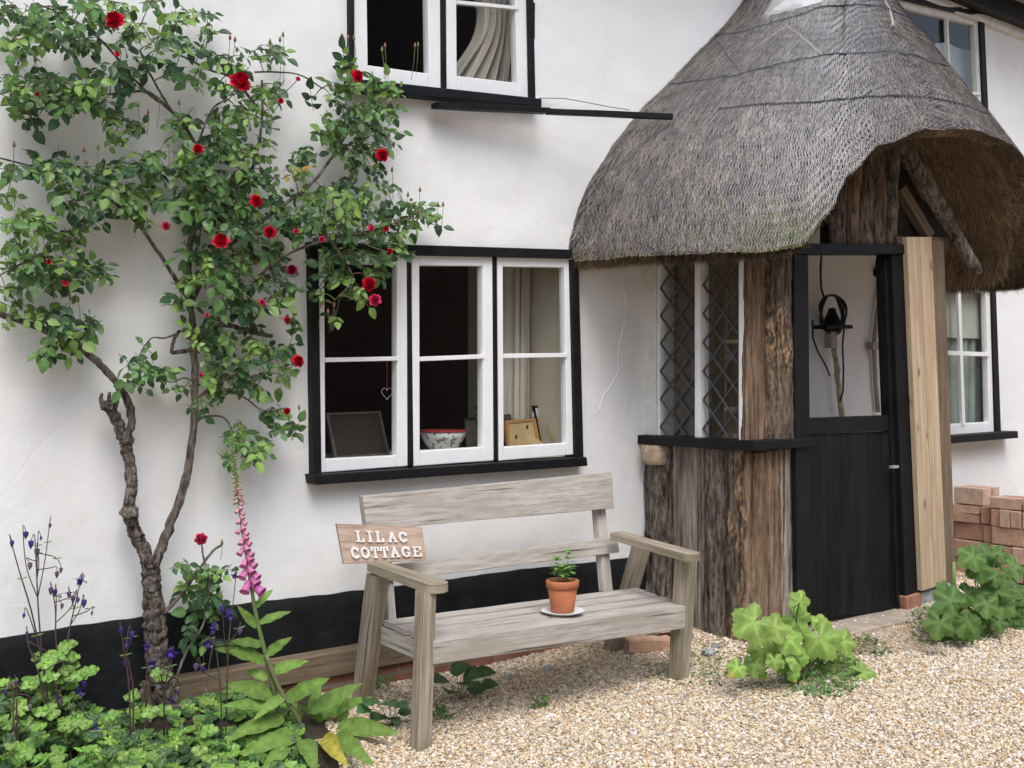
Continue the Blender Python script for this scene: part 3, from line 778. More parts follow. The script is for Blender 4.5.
log(773, 776, 450, 643, 7.5, 0, 'log_red', flat=.2)
log(788, 790, 448, 640, 11, 0, 'log_grey', flat=.3, rough=.1)
s = MB(); s.box((XS + .03, YF + .04, -.05), (XS + .06, .02, 1.02)); s.box((XS + .03, YF + .03, -.05), (5.12, YF + .05, 1.02)); s.build('backing_board', M['dark_timber'], porch)
# pale sawn end on top of the first log
s = MB(); a = PX(657, 439, XS); s.tube([a + Vector((-.0, -.01, -.135)), a + Vector((.0, -.01, -.11)), a + Vector((-.0, -.01, -.07)), a + Vector((0, -.01, -.03))], [.083, .09, .09, .086], 20, .36, 9); s.build('sawn_log_end', M['sawn'], porch, smooth=True)

zs = 1.062
s = MB(); s.board((XS - .012, .01, zs), (XS - .012, YF - .075, zs), (.06, 0, 0), (.06, 0, 0), (0, 0, .024), n=8, wob=.003)
s.build('window_sill', M['black'], porch)
s = MB(); s.board((XS - .073, YF - .025, zs + .003), (5.17, YF - .025, zs + .003), (0, .054, 0), (0, .054, 0), (0, 0, .024), n=8, wob=.003)
s.build('window_sill', M['black'], porch)
zw0, zw1 = zs + .024, 2.12
def ys(px): return PX(px, 350, XS).y
def upright(pa, pb, mat, name, x0=-.02, x1=.05):
    s = MB(); s.box((XS + x0, ys(pb), zw0), (XS + x1, ys(pa), zw1)); s.build(name, M[mat], porch, bevel=.004)
lw = bpy.data.objects.new('leaded_window', None); C.objects.link(lw); lw.parent = porch; lw.empty_display_size = .1
def up2(pa, pb, mat, name, x0=-.02, x1=.05):
    s = MB(); s.box((XS + x0, ys(pb), zw0), (XS + x1, ys(pa), zw1)); s.build(name, M[mat], lw, bevel=.004)
up2(646, 657.5, 'offwhite', 'frame', -.012, .04)
up2(657.8, 660, 'white', 'frame', -.005, .04)
up2(697, 702.5, 'white', 'frame'); up2(741, 746.5, 'white', 'frame')
s = MB(); s.box((XS - .02, ys(741), zw1 - .04), (XS + .05, ys(657), zw1 + .02)); s.build('frame', M['white'], lw)
for pa, pb in ((660.2, 696.8), (702.8, 740.8)):
    y0, y1 = ys(pa), ys(pb)
    s = MB(); s.face([s.vert(p) for p in ((XS + .016, y0, zw0), (XS + .016, y1, zw0), (XS + .016, y1, zw1), (XS + .016, y0, zw1))]); s.build('pane', M['glass'], lw)
    s = MB(); W, Hh = abs(y1 - y0), zw1 - zw0; dw, dh = W / 1.9, .15
    k = dh / dw
    for sg in (1, -1):
        for q in range(-20, 40):
            c0 = zw0 + q * dh + .05
            # line z = c0 + sg*k*t
            pts = []
            for t in np.linspace(0, W, 25):
                z = c0 + sg * k * t
                if zw0 <= z <= zw1: pts.append((t, z))
            if len(pts) < 2: continue
            p = [Vector((XS + .004 + .0015 * sg, y0 - t, z)) for t, z in (pts[0], pts[-1])]
            s.tube(p, .006, 6)
    s.build('lead_lattice', M['lead'], lw)
# corner posts above the sill
log(757, 757, 235, 444, 9.5, 0, 'log_red', flat=.85, rough=.08, name='post')
log(782, 783, 232, 443, 13.5, 0, 'log_orange', name='post', rough=.15)
s = MB(); s.board((XS + .03, YF + .05, zw0 - .1), (XS + .03, YF + .05, 2.15), (.03, 0, 0), (.03, 0, 0), (0, .03, 0), n=6); s.build('post', M['dark_timber'], porch)

def pq(name, q, y0, y1, mat, bev=.005, par=None):
    s = MB(); s.pquad(q, y0, y1); return s.build(name, M[mat], par or porch, bevel=bev)
# door frame and half door
pq('door_jamb', [(794, 254), (808.5, 254), (812, 623), (798, 624)], -.765, -.66, 'black')
pq('door_jamb', [(892, 254), (908, 254), (921, 598), (906, 607)], -.765, -.66, 'black')
pq('door_lintel', [(797, 243), (908, 244.5), (908, 254), (797, 253.5)], -.78, -.65, 'black')
pq('door_stop', [(885, 258), (892, 258), (905.5, 607), (898, 611)], -.735, -.67, 'black')
door = bpy.data.objects.new('half_door', None); C.objects.link(door); door.parent = porch; door.empty_display_size = .1
pq('rail', [(809.5, 418), (888.5, 415.2), (889.2, 431), (809.8, 434)], -.728, -.685, 'black', par=door)
e = [(809.8, 811.5), (826, 829), (848, 852), (868, 873), (889, 897.5)]
for (a0, a1), (b0, b1) in zip(e[:-1], e[1:]):
    f0, f1 = (a1 - 811.5) / 86, (b1 - 811.5) / 86
    s = MB(); q = [(a0 + .1, 434.3 - (a0 - 810) * .037), (b0 - .1, 434.3 - (b0 - 810) * .037), (b1 - .1, 620.5 - 12.5 * f1), (a1 + .1, 620.5 - 12.5 * f0)]
    s.pquad(q, -.716, -.69); s.build('plank', M['door'], door, bevel=.0015)
pq('backing', [(812, 440), (888, 437), (895, 605), (814, 617)], -.688, -.68, 'black', par=door)
pq('latch', [(893, 466), (899, 465.5), (899, 468), (893, 468.5)], -.79, -.765, 'pipe', .001)
# new pine cladding and the dark post behind it
pq('pine_board', [(907, 237), (919.3, 237), (935, 587), (922.3, 591)], -.80, -.768, 'pine', .002)
pq('pine_board', [(919.8, 237), (931.5, 237), (946.5, 583.5), (935.5, 587)], -.80, -.768, 'pine', .002)
pq('post', [(931.5, 240), (944, 240), (957, 600), (943, 606)], -.72, -.60, 'mid_timber', .006)
pq('post_beam', [(896, 236.5), (950, 237), (950, 247), (896, 244)], -.70, -.64, 'mid_timber')
pq('footing_brick', [(906, 597), (921, 592.5), (923, 609), (908, 614)], -.78, -.66, 'brick_red', .006)
pq('footing_block', [(921.5, 592.5), (951, 583), (953, 602), (923, 611)], -.77, -.6, 'flint', .01)
s = MB(); s.board((5.05, -.80, .045), (6.3, -.80, .045), (0, .12, 0), (0, .12, 0), (0, 0, .03), n=10, wob=.006); s.build('doorstep', M['earth_step'], porch)
# dim floor and low right side inside
s = MB(); s.box((4.8, -.66, -.02), (6.6, -.01, .06)); s.build('floor', M['flint'], porch)
s = MB()
for i in range(4): s.board((6.52, -.58 + i * .15, .03), (6.52, -.58 + i * .15, .95), (0, .072, 0), (0, .072, 0), (.012, 0, 0), n=4)
s.build('side_panel', M['dark_timber'], porch)
# gable studs over the door, rafters and braces under the thatch
for (a, b, mt) in ((836, 843, 'log_bark'), (850, 855, 'log_red'), (863, 868, 'log_bark'), (876, 879, 'log_red'), (889, 891, 'log_bark')):
    A, B = P(b, 130, -.64), P(a, 246, -.69)
    s = MB(); r_ = .046
    s.tube([B.lerp(A, i / 12) for i in range(13)], [r_] * 13, 12, .35, 9); s.build('gable_stud', M[mt], porch, smooth=True)
A, B = P(898, 140, -.66), P(978, 273, -.80)
s = MB(); s.tube([A.lerp(B, i / 14) for i in range(15)], [.07 - .0028 * i for i in range(15)], 12, .35, 9); s.build('rafter', M['log_bark'], porch, smooth=True)
A, B = P(899, 188, -.62), P(928, 236, -.66)
s = MB(); s.board(A, B, (.03, 0, .02), (.03, 0, .02), (0, .03, 0), n=6); s.build('brace', M['mid_timber'], porch)
s = MB(); s.board(P(905, 162, -.55), P(956, 242, -.45), (.04, 0, .03), (.04, 0, .03), (0, .02, 0), n=6); s.build('rafter', M['dark_timber'], porch)
s = MB(); s.hexa([P(826, 120, -.62), P(905, 120, -.60), P(948, 240, -.60), P(826, 246, -.62)], [Vector((p.x, -.58, p.z)) for p in (P(826, 120, -.62), P(905, 120, -.60), P(948, 240, -.60), P(826, 246, -.62))]); s.build('gable_void_sheet', M['tarred'], porch)  # added black sheet: shade of the porch void painted behind the studs
# things on the wall inside, seen over the half door
s = MB(); s.tube([P(833.5 + i * .55 + 2.2 * nz((i * .6, 0, 0)), 338 + i * 5.3, -.05) for i in range(16)], [.017 + .006 * nz((i * .7, 5, 0)) for i in range(16)], 9, .3, 14); s.build('wall_strut', M['sawn'], porch, smooth=True)
s = MB(); s.tube([P(x, y, -.03) for x, y in ((886, 278), (882, 290), (877, 315), (874, 345), (875.5, 380), (878, 412))], .017, 8); s.build('pipe', M['pipe'], porch, smooth=True)
s = MB(); s.box((P(872, 345, -.05).x, -.06, P(874, 347).z - .02), (P(877.5, 345, -.05).x, -.01, P(874, 342).z)); s.build('pipe_clip', M['pipe'], porch)
cc = empty('cable_coil', P(832, 313, -.1), 'coil of black cable hung on a dark bracket inside the porch', 'cable')
for k in range(4):
    s = MB(); c = P(832 + k * .8 - 1, 313 + k * .9 - 1, -.10 - .008 * k); rx, rz = .112 + .008 * k, .105 + .006 * k
    s.tube([c + Vector((rx * math.cos(t), .01 * math.sin(3 * t + k), rz * math.sin(t))) for t in np.linspace(0, 2 * PI, 33)], .0075, 7); s.build('loop', M['cable'], cc, smooth=True)
s = MB(); s.tube([P(x, y, -.1) for x, y in ((821.5, 252), (820.5, 270), (821, 288), (824, 297))], .007, 6); s.tube([P(x, y, -.1) for x, y in ((812.5, 320), (813, 338), (818, 352), (826, 366), (830, 376))], .006, 6)
s.tube([P(x, y, -.1) for x, y in ((845, 320), (842.5, 345), (843.5, 370), (843, 392), (840, 401))], .006, 6); s.build('loose_end', M['cable'], cc, smooth=True)
s = MB()
c = P(832, 318, -.1); s.lathe([(.075, -.045), (.06, -.03), (.03, .03), (.022, .06), (.0, .065)], c, 16); s.board(P(820, 327, -.1), P(846, 327, -.1), (0, .05, 0), (0, .05, 0), (0, 0, .012), n=2); s.build('bracket', M['black'], cc, smooth=False)
s = MB(); c = P(832, 340, -.12); s.box((c.x - .035, -.14, c.z - .05), (c.x + .03, -.085, c.z + .05)); tag(s.build('socket_box', M['pipe'], bevel=.006), 'small grey box fixed below the cable coil in the porch', 'box')
s = MB(); s.box((4.95, -.05, .03), (5.98, -.012, 2.15)); s.build('dark_door_panel', M['mid_timber'], porch)  # door panel added to darken the view through the leaded panes
# shelf and blue bottle behind the leaded glass
for z_ in (1.585, 1.22):
    s = MB(); s.box((5.0, -.45, z_), (5.45, -.33, z_ + .019)); s.build('shelf', M['pine'], porch)
pb = empty('bottle', (5.2, -.39, 1.24), 'blue and white bottle on a shelf behind the leaded panes', 'bottle')
s = MB(); s.lathe([(.04, 0), (.045, .02), (.045, .12), (.02, .17), (.018, .19)], (5.2, -.39, 1.24), 16); s.build('body', M['bluepack'], pb, smooth=True)
s = MB(); s.lathe([(.02, .19), (.022, .2), (.02, .225), (0, .227)], (5.2, -.39, 1.24), 12); s.build('cap', M['china'], pb, smooth=True)

# ---------------------------------------------------------------- thatch
TX, THW, TDP = 5.8, 1.63, 1.16
RHW = 2.0        # the right side reaches further out
def table(x, t):
    for (a, p), (b, q) in zip(t[:-1], t[1:]):
        if a <= x <= b: return lerp(p, q, sstep(0, 1, (x - a) / (b - a)) * .5 + .5 * (x - a) / (b - a))
    return t[0][1] if x < t[0][0] else t[-1][1]
ARCH = [(4.0, 2.0), (4.55, 2.0), (4.72, 2.04), (4.87, 2.2), (5.0, 2.40), (5.22, 2.57), (5.6, 2.69), (6.1, 2.75), (6.6, 2.74), (7.0, 2.66), (7.35, 2.45), (7.6, 2.15), (7.8, 2.03)]
def th_outer(u, v, ins=0.0):
    ph = PI * (1 - u); c, s_ = math.cos(ph), math.sin(ph)
    ex = TX + ((THW if c < 0 else RHW) - ins) * math.copysign(abs(c) ** (2 / 2.9), c); ey = -(TDP - ins * .85) * abs(s_) ** (2 / 2.9)
    front = sstep(.55, .98, -ey / (TDP - ins * .85))
    ez = lerp(2.0 + .03 * u, table(ex, ARCH), front)
    rx = TX + (.16 if c < 0 else .26) * c + .06; ry = -.60 * abs(s_) ** .8; rz = 3.92 - .16 * s_
    if ins: rz -= ins * 2.2; ez += .02; ry *= .8
    wf = front * sstep(4.5, 5.4, ex)
    a1 = math.sin(min(1, v) * PI / 2) ** lerp(1.6, 1.0, sstep(TX - 1.2, TX + .2, ex))
    a2 = v ** 1.0
    a = lerp(a1, a2, wf)
    # bulge: the coat swells a little half way down
    z = lerp(rz, ez, v)
    x, y = lerp(rx, ex, a), lerp(ry, ey, a)
    return Vector((x, y, z))
def th_surf(u, v):
    p = th_outer(u, v); k = .018 * nz(p * 1.7) + .01 * nz(p * 6)
    cen = Vector((TX, -.1, p.z)); d = (p - cen); d.z = 0
    return p + d.normalized() * k + Vector((0, 0, k * .5))
s = MB(); NU, NV = 130, 60
s.grid(th_surf, NU, NV, 0)
# rounded lip and underside
def lip(u, v):
    a, b = th_surf(u, 1), th_outer(u, .97, .20)
    t = a.lerp(b, v); t.z -= .055 * math.sin(PI * v) ** .6 * (1 - .4 * v); return t
s.grid(lip, NU, 6, 1)
s.grid(lambda u, v: th_outer(u, .97 * (1 - v), .20), NU, 40, 1)
thatch_parts = s

def scatter_straw(n):
    "single straws standing proud of the coat"
    out = MB()
    for _ in range(n):
        v = random.random() ** .7; u = random.random()
        p = th_surf(u, v)
        L = random.uniform(.07, .20) if v < .93 else random.uniform(.02, .06); dv = L / 2.35; du = random.gauss(0, .010) * L / .15
        q1 = th_surf(min(1, max(0, u + du * .5)), min(1.0, v + dv * .5)); q2 = th_surf(min(1, max(0, u + du)), min(1.0, v + dv))
        d = q2 - p
        if d.length < 1e-4: continue
        r2 = th_surf(min(1, u + .004), v); nrm = (r2 - p).cross(d)
        if nrm.length < 1e-9: continue
        nrm.normalize()
        if nrm.dot(p - Vector((TX, -.1, p.z - .5))) < 0: nrm = -nrm
        d.normalize(); sd = d.cross(nrm).normalized(); wd = random.uniform(.0007, .0017)
        t = random.random(); patch = nz(p * 2.3) * .5 + nz(p * 9) * .5
        g_ = random.uniform(.12, .52) * (1 + .5 * patch); warm = random.uniform(.82, .96)
        col = (g_, g_ * (.5 + .5 * warm) * .95, g_ * warm * .90)
        if t < .03: col = (.5, .43, .32)
        elif t < .40: col = (.05, .04, .034)  # near-black straws paint the shade of gaps into the coat
        # moss on the low corner by the door, fresher yellow straw at the left eave
        ms = math.exp(-(((p.x - 4.68) / .28) ** 2 + ((p.z - 2.12) / .17) ** 2)) * (1 if p.y < -.6 else 0)
        if random.random() < ms * .6: col = (random.uniform(.12, .24), random.uniform(.14, .25), .06)
        if p.z < 2.1 and p.y > -.5 and random.random() < .4: col = (.36 * random.uniform(.7, 1.2), .27, .17)
        out.tint = col
        h1, h2 = random.uniform(.002, .008), random.uniform(.003, .012)
        if v > .93: q2 = q2 + d * random.uniform(0, .012)
        rows = [p + nrm * .001, q1 + nrm * h1, q2 + nrm * h2]
        i = []
        for k_, c_ in enumerate(rows): i += [out.vert(c_ - sd * wd * (1 - .2 * k_)), out.vert(c_ + sd * wd * (1 - .2 * k_))]
        out.face((i[0], i[1], i[3], i[2])); out.face((i[2], i[3], i[5], i[4]))
    for _ in range(int(n * .34)):       # cut ends round the eave
        u = random.random(); v = random.random(); p = lip(u, v * v * .8)
        g_ = random.uniform(.16, .52); w_ = 1 if p.z > 2.3 else random.uniform(.75, 1)
        out.tint = (g_, g_ * .83, g_ * .64) if random.random() < .75 else (.05, .04, .03)
        if p.y > -.55 and p.x < 5: out.tint = (g_ * 1.15, g_ * .84, g_ * .56)
        d = Vector((random.gauss(0, .3), random.gauss(0, .3) - .1, -1)).normalized(); L = random.uniform(.01, .036) * (1 if random.random() < .95 else 2.0)
        if p.z > 2.35: L *= .5
        sd = d.cross(Vector((.6, -.8, .1))).normalized() * .0022
        b = p + d * L
        out.face([out.vert(p - sd), out.vert(p + sd), out.vert(b + sd * .6), out.vert(b - sd * .6)])
    for _ in range(int(n * .34)):       # brown straw of the underside
        u = random.uniform(.25, 1); v = random.uniform(.2, .97); p = th_outer(u, v, .20); q = th_outer(u, v + .02, .20)
        d = (q - p).normalized(); d = (d + Vector((random.gauss(0, .22), random.gauss(0, .22), random.gauss(0, .22)))).normalized()
        nrm = (Vector((TX, -.2, p.z - .2)) - p).normalized(); sd = d.cross(nrm).normalized() * random.uniform(.0015, .0035)
        g_ = random.uniform(.14, .5); out.tint = (g_, g_ * .70, g_ * .46) if random.random() < .85 else (.5, .38, .25)
        a = p + nrm * .004; b = a + d * random.uniform(.05, .14) + nrm * random.uniform(0, .025)
        out.face([out.vert(a - sd), out.vert(a + sd), out.vert(b + sd * .6), out.vert(b - sd * .6)])
    return out
roof = thatch_parts.build('thatch_roof', [M['thatch'], M['soffit']], porch, smooth=True)
st = scatter_straw(105000).build('straw', M['straw'], roof, kind='stuff')
# wire netting over the coat
s = MB()
def net_pt(u, v):
    p = th_surf(min(1, max(0, u)), v); c = Vector((TX, -.15, p.z - .6)); return p + (p - c).normalized() * .013
NL = 215
for sg in (1, -1):
    for k in range(-60, NL + 60):
        prev = None
        for i in range(61):
            v = i / 60 * .998; u = k / NL + sg * .085 * v + .0016 * (1 if i % 2 else -1)
            if not 0 <= u <= 1: prev = None; continue
            p = net_pt(u, v)
            if prev is not None:
                d = (p - prev).normalized(); sd = d.cross((p - Vector((TX, -.15, p.z - .6)))).normalized() * .00095
                s.face([s.vert(prev - sd), s.vert(prev + sd), s.vert(p + sd), s.vert(p - sd)])
            prev = p
s.build('wire_net', M['net'], roof)
# cords tied round it, hazel spars, and the grey flashing on the ridge
from mathutils.bvhtree import BVHTree
bvh = BVHTree.FromPolygons([Vector(v) for v in thatch_parts.v], thatch_parts.f)
def on_thatch(px, py, lift=.012):
    d = ray(px, py).normalized(); loc, nr, i, dist = bvh.ray_cast(CAM, d)
    return None if loc is None else loc - d * lift
def laid(pxs, rad, name, mat, rough=.25, n=6):
    "a cord or rod lying on the coat"
    px = smooth2(pxs, 10); pts = [p for p in (on_thatch(x, y + 1.1 * nz((x * .09, y * .05, rad * 999))) for x, y in px) if p is not None]
    if len(pts) < 2: return
    s = MB(); s.tube([p + Vector((0, 0, .0035 * (i % 2))) for i, p in enumerate(pts)], rad, n, rough, 60); return s.build(name, M[mat], roof, smooth=True)
def smooth2(p, n):
    out = []
    for i in range(len(p) - 1):
        for k in range(n): out.append((lerp(p[i][0], p[i + 1][0], k / n), lerp(p[i][1], p[i + 1][1], k / n)))
    return out + [p[-1]]
laid([(670, 85), (700, 82), (737, 76), (780, 64), (818, 57), (840, 55), (872, 53.5), (895, 52), (912, 55), (932, 62), (950, 68)], .0085, 'cord', 'cord')
laid([(718, 110), (745, 106), (777, 105), (812, 103), (850, 100), (870, 97.5), (895, 96.5), (920, 97), (945, 100.5), (970, 108), (992, 117)], .0085, 'cord', 'cord')
laid([(713, 36), (735, 34), (758, 28), (790, 19), (822, 8), (854, 5), (880, 7), (898, 14), (910, 21)], .0085, 'cord', 'cord')
laid([(784, 24), (800, 36), (822, 55)], .006, 'hazel_spar', 'oak'); laid([(712, 36), (726, 54), (739, 71)], .005, 'hazel_spar', 'cord'); laid([(788, 25), (770, 38), (752, 50)], .005, 'hazel_spar', 'oak'); laid([(868, 42), (900, 78), (838, 108)], .004, 'hazel_spar', 'cord')
laid([(884, 0), (890, 12), (893, 26)], .008, 'hazel_spar', 'oak')
s = MB(); rows = []
for j in range(9):
    row = []
    for i in range(13):
        u, v = i / 12, j / 8
        px = lerp(lerp(762, 800, v), lerp(822, 832, v), u); py = lerp(lerp(18, 2, u) + 2.5 * nz((u * 9, 1, 4)), -46, v)
        p = on_thatch(px, py, .022 + .004 * nz((u * 5, v * 5, 2))); row.append(None if p is None else s.vert(p))
    rows.append(row)
for j in range(8):
    for i in range(12):
        q = (rows[j][i], rows[j][i + 1], rows[j + 1][i + 1], rows[j + 1][i])
        if None not in q: s.face(q)
if s.f: s.build('flashing', M['flash'], roof, smooth=True)

# ---------------------------------------------------------------- bench
bench = empty('garden_bench', (3.35, -.6, 0), 'weathered grey oak garden bench standing on the gravel under the window', 'bench')
def bq(name, q, y0, y1, mat='oak', n=1):
    "a bench timber from its front outline, long way grained"
    a = [P(x, y, yy) for (x, y), yy in zip(q, y0 if isinstance(y0, (list, tuple)) else [y0] * 4)]
    th = Vector((0, y1, 0))
    L1 = (a[1] - a[0]).length; L2 = (a[2] - a[1]).length
    s = MB()
    if L1 > L2: p0, p1, w0, w1 = (a[0] + a[3]) / 2, (a[1] + a[2]) / 2, (a[0] - a[3]) / 2, (a[1] - a[2]) / 2
    else: p0, p1, w0, w1 = (a[0] + a[1]) / 2, (a[3] + a[2]) / 2, (a[1] - a[0]) / 2, (a[2] - a[3]) / 2
    t = th / 2
    s.board(p0 + t, p1 + t, w0, w1, t, n=16, wob=.0018)
    return s.build(name, M[mat], bench)
bq('backrest_board', [(362.5, 496.5), (612, 472.5), (614, 508.5), (367, 530)], [-.315, -.315, -.34, -.34], .032)
bq('backrest_rail', [(374, 568), (617, 537), (619.5, 552.5), (376, 583)], [-.375, -.375, -.385, -.385], .03)
for q in ([(597, 505), (605.5, 505), (613.5, 592), (605, 592)], [(382, 528), (389.5, 528), (397, 622), (389.5, 622)]):
    bq('back_upright', q, [-.29, -.29, -.42, -.42], .045)
FL, FR = P(434, 641, -.85), P(686, 605.5, -.85)
BL, BR = P(380, 620, -.41), P(633, 587, -.41)
for k in range(4):
    t0, t1 = k / 4 + .028, (k + 1) / 4 - .028
    a = [BL.lerp(FL, t0), BR.lerp(FR, t0), BR.lerp(FR, t1), BL.lerp(FL, t1)]
    e = random.uniform(-.012, .012)
    s = MB(); p0, p1 = (a[0] + a[3]) / 2 + Vector((e, 0, -.012)), (a[1] + a[2]) / 2 + Vector((e, 0, -.012))
    s.board(p0, p1, (a[3] - a[0]) / 2, (a[2] - a[1]) / 2, (0, 0, .012), n=18, wob=.0022); s.build('seat_slat', M['oak'], bench)
bq('front_rail', [(433.5, 641.5), (685.5, 606), (685, 628.5), (433.5, 664.5)], -.872, .03)
for a, b in ((FL, BL), (FR, BR)):
    sx = .02 if a is FL else -.02
    s = MB(); s.board(a + Vector((sx, .03, -.065)), b + Vector((sx, -.0, -.065)), (0, 0, .036), (0, 0, .036), (.016, 0, 0), n=6); s.build('side_rail', M['oak'], bench)
bq('leg', [(423, 592), (437, 592), (432, 752), (418, 752)], -.865, .055, 'oak_arm')
bq('leg', [(683, 560), (697.5, 560), (689, 692), (676, 692)], -.838, .055, 'oak_arm')
for (x0, y0, x1, y1) in ((378, 574, 362, 706), (643, 541, 607, 668)):
    s = MB(); s.board(P(x0, y0, -.45), P(x1, y1, -.25), (.034, 0, 0), (.034, 0, 0), (0, .04, 0), n=10, wob=.002); s.build('leg', M['oak_arm'], bench)
def arm(xc, zb_, zf, yb_, yf_, w=.052):
    s = MB(); top = []; prof = []
    for i in range(9): prof.append((lerp(yb_, yf_ + w * .7, i / 8), w * lerp(.8, 1, i / 8)))
    rnd = [(yf_ + w * .7 - w * .7 * math.sin(t), w * math.cos(t)) for t in np.linspace(.25, PI / 2, 6)]
    left = prof + rnd; pts = [(y, -h) for y, h in left] + [(y, h) for y, h in reversed(left[:-1])]
    def z(y): return lerp(zb_, zf, (y - yb_) / (yf_ - yb_))
    o = random.random() * 30
    t = [s.vert((xc + h, y, z(y) + .017)) for y, h in pts]; b = [s.vert((xc + h, y, z(y) - .017)) for y, h in pts]
    n = len(pts); h_ = (n + 1) // 2
    for i in range(h_ - 1):      # strips keep the grain straight along the arm
        j = n - 1 - i
        if j - 1 <= i + 1:
            for q_ in (t, b): s.face((q_[i], q_[i + 1], q_[j]), [(o - pts[q][0], o + pts[q][1]) for q in (i, i + 1, j)])
            continue
        s.face((t[i], t[i + 1], t[j - 1], t[j]), [(o - pts[q][0], o + pts[q][1]) for q in (i, i + 1, j - 1, j)])
        s.face((b[i], b[j], b[j - 1], b[i + 1]), [(o - pts[q][0], o + pts[q][1]) for q in (i, j, j - 1, i + 1)])
    for i in range(n):
        j = (i + 1) % n; s.face((t[i], b[i], b[j], t[j]), [(o - pts[i][0], .3), (o - pts[i][0], .335), (o - pts[j][0], .335), (o - pts[j][0], .3)])
    s.build('armrest', M['oak_arm'], bench, bevel=.005)
arm(2.685, .636, .607, -.43, -.885, .05)
arm(4.085, .636, .588, -.42, -.93)

# sign leaning on the bench
sign = empty('cottage_sign', (2.78, -.38, .65), 'wooden board reading LILAC COTTAGE in raised white letters on the bench arm', 'sign')
sq = [P(336.5, 523.5, -.362), P(422, 527, -.462), P(426.5, 560.5, -.487), P(344, 564, -.392)]
nrm = (sq[1] - sq[0]).cross(sq[3] - sq[0]).normalized()
if nrm.y > 0: nrm = -nrm
s = MB(); p0, p1 = (sq[0] + sq[3]) / 2 - nrm * .009, (sq[1] + sq[2]) / 2 - nrm * .009
s.board(p0, p1, (sq[0] - sq[3]) / 2, (sq[1] - sq[2]) / 2, nrm * .009, n=10, wob=.0008); s.build('board', M['sign'], sign)
def sp(u, v, h): return sq[0].lerp(sq[1], u).lerp(sq[3].lerp(sq[2], u), v) + nrm * h
GLY = {
 'L': [((.0, 0), (1, 0)), ((.3, 0), (.3, 1)), ((.05, 1), (.55, 1)), ((1, 0), (1, .3))],
 'I': [((.5, 0), (.5, 1)), ((.1, 0), (.9, 0)), ((.1, 1), (.9, 1))],
 'A': [((.12, 0), (.5, 1)), ((.88, 0), (.5, 1)), ((.25, .36), (.75, .36)), ((-.05, 0), (.3, 0)), ((.7, 0), (1.05, 0))],
 'C': [((.93, .95), (.93, .68)), ((.9, .8), (.55, 1)), ((.55, 1), (.2, .82)), ((.2, .82), (.1, .5)), ((.1, .5), (.2, .18)), ((.2, .18), (.55, 0)), ((.55, 0), (.95, .2))],
 'O': [((.5, 1), (.15, .8)), ((.15, .8), (.08, .5)), ((.08, .5), (.15, .2)), ((.15, .2), (.5, 0)), ((.5, 0), (.85, .2)), ((.85, .2), (.92, .5)), ((.92, .5), (.85, .8)), ((.85, .8), (.5, 1))],
 'T': [((.5, 0), (.5, 1)), ((.0, 1), (1, 1)), ((.25, 0), (.75, 0)), ((0, 1), (0, .7)), ((1, 1), (1, .7))],
 'G': [((.92, .95), (.92, .7)), ((.9, .82), (.55, 1)), ((.55, 1), (.2, .82)), ((.2, .82), (.1, .5)), ((.1, .5), (.2, .18)), ((.2, .18), (.55, 0)), ((.55, 0), (.88, .1)), ((.88, .05), (.88, .42)), ((.65, .42), (1.05, .42))],
 'E': [((.25, 0), (.25, 1)), ((.0, 0), (1, 0)), ((.0, 1), (.95, 1)), ((.25, .5), (.7, .5)), ((1, 0), (1, .28)), ((.95, 1), (.95, .75))]}
def letter(ch, u0, u1, v0, v1):
    s = MB(); k = 0; asp = .115 / .3 * 1.0
    W_, H_ = (sq[1] - sq[0]).length, (sq[3] - sq[0]).length
    hw = .0045
    for (a, b) in GLY[ch]:
        A = (lerp(u0, u1, a[0]) * W_, lerp(v1, v0, a[1]) * H_); B = (lerp(u0, u1, b[0]) * W_, lerp(v1, v0, b[1]) * H_)
        dx_, dy_ = B[0] - A[0], B[1] - A[1]; L = math.hypot(dx_, dy_) or 1; dx_, dy_ = dx_ / L, dy_ / L
        steep = abs(dy_); h2 = hw * (1.0 if steep > .5 else .68)
        A = (A[0] - dx_ * hw * .6, A[1] - dy_ * hw * .6); B = (B[0] + dx_ * hw * .6, B[1] + dy_ * hw * .6)
        q = [(A[0] - dy_ * h2, A[1] + dx_ * h2), (B[0] - dy_ * h2, B[1] + dx_ * h2), (B[0] + dy_ * h2, B[1] - dx_ * h2), (A[0] + dy_ * h2, A[1] - dx_ * h2)]
        hh = .0065 + k * .00025; k += 1
        s.hexa([sp(x / W_, y / H_, hh) for x, y in q], [sp(x / W_, y / H_, -.001) for x, y in q])
    o = s.build('letter', M['white_letter'], sign); o['label'] = 'raised white letter ' + ch
M['white_letter'] = simple('chipped_white_letter', (.74, .72, .7), .6, .14, 60, .3, .002)
for ch, a, b in (('L', .195, .275), ('I', .325, .385), ('L', .425, .505), ('A', .575, .665), ('C', .70, .79)): letter(ch, a, b, .185, .44)
for ch, a, b in (('C', .105, .19), ('O', .22, .315), ('T', .35, .425), ('T', .46, .535), ('A', .575, .67), ('G', .705, .80), ('E', .845, .935)): letter(ch, a, b, .60, .86)

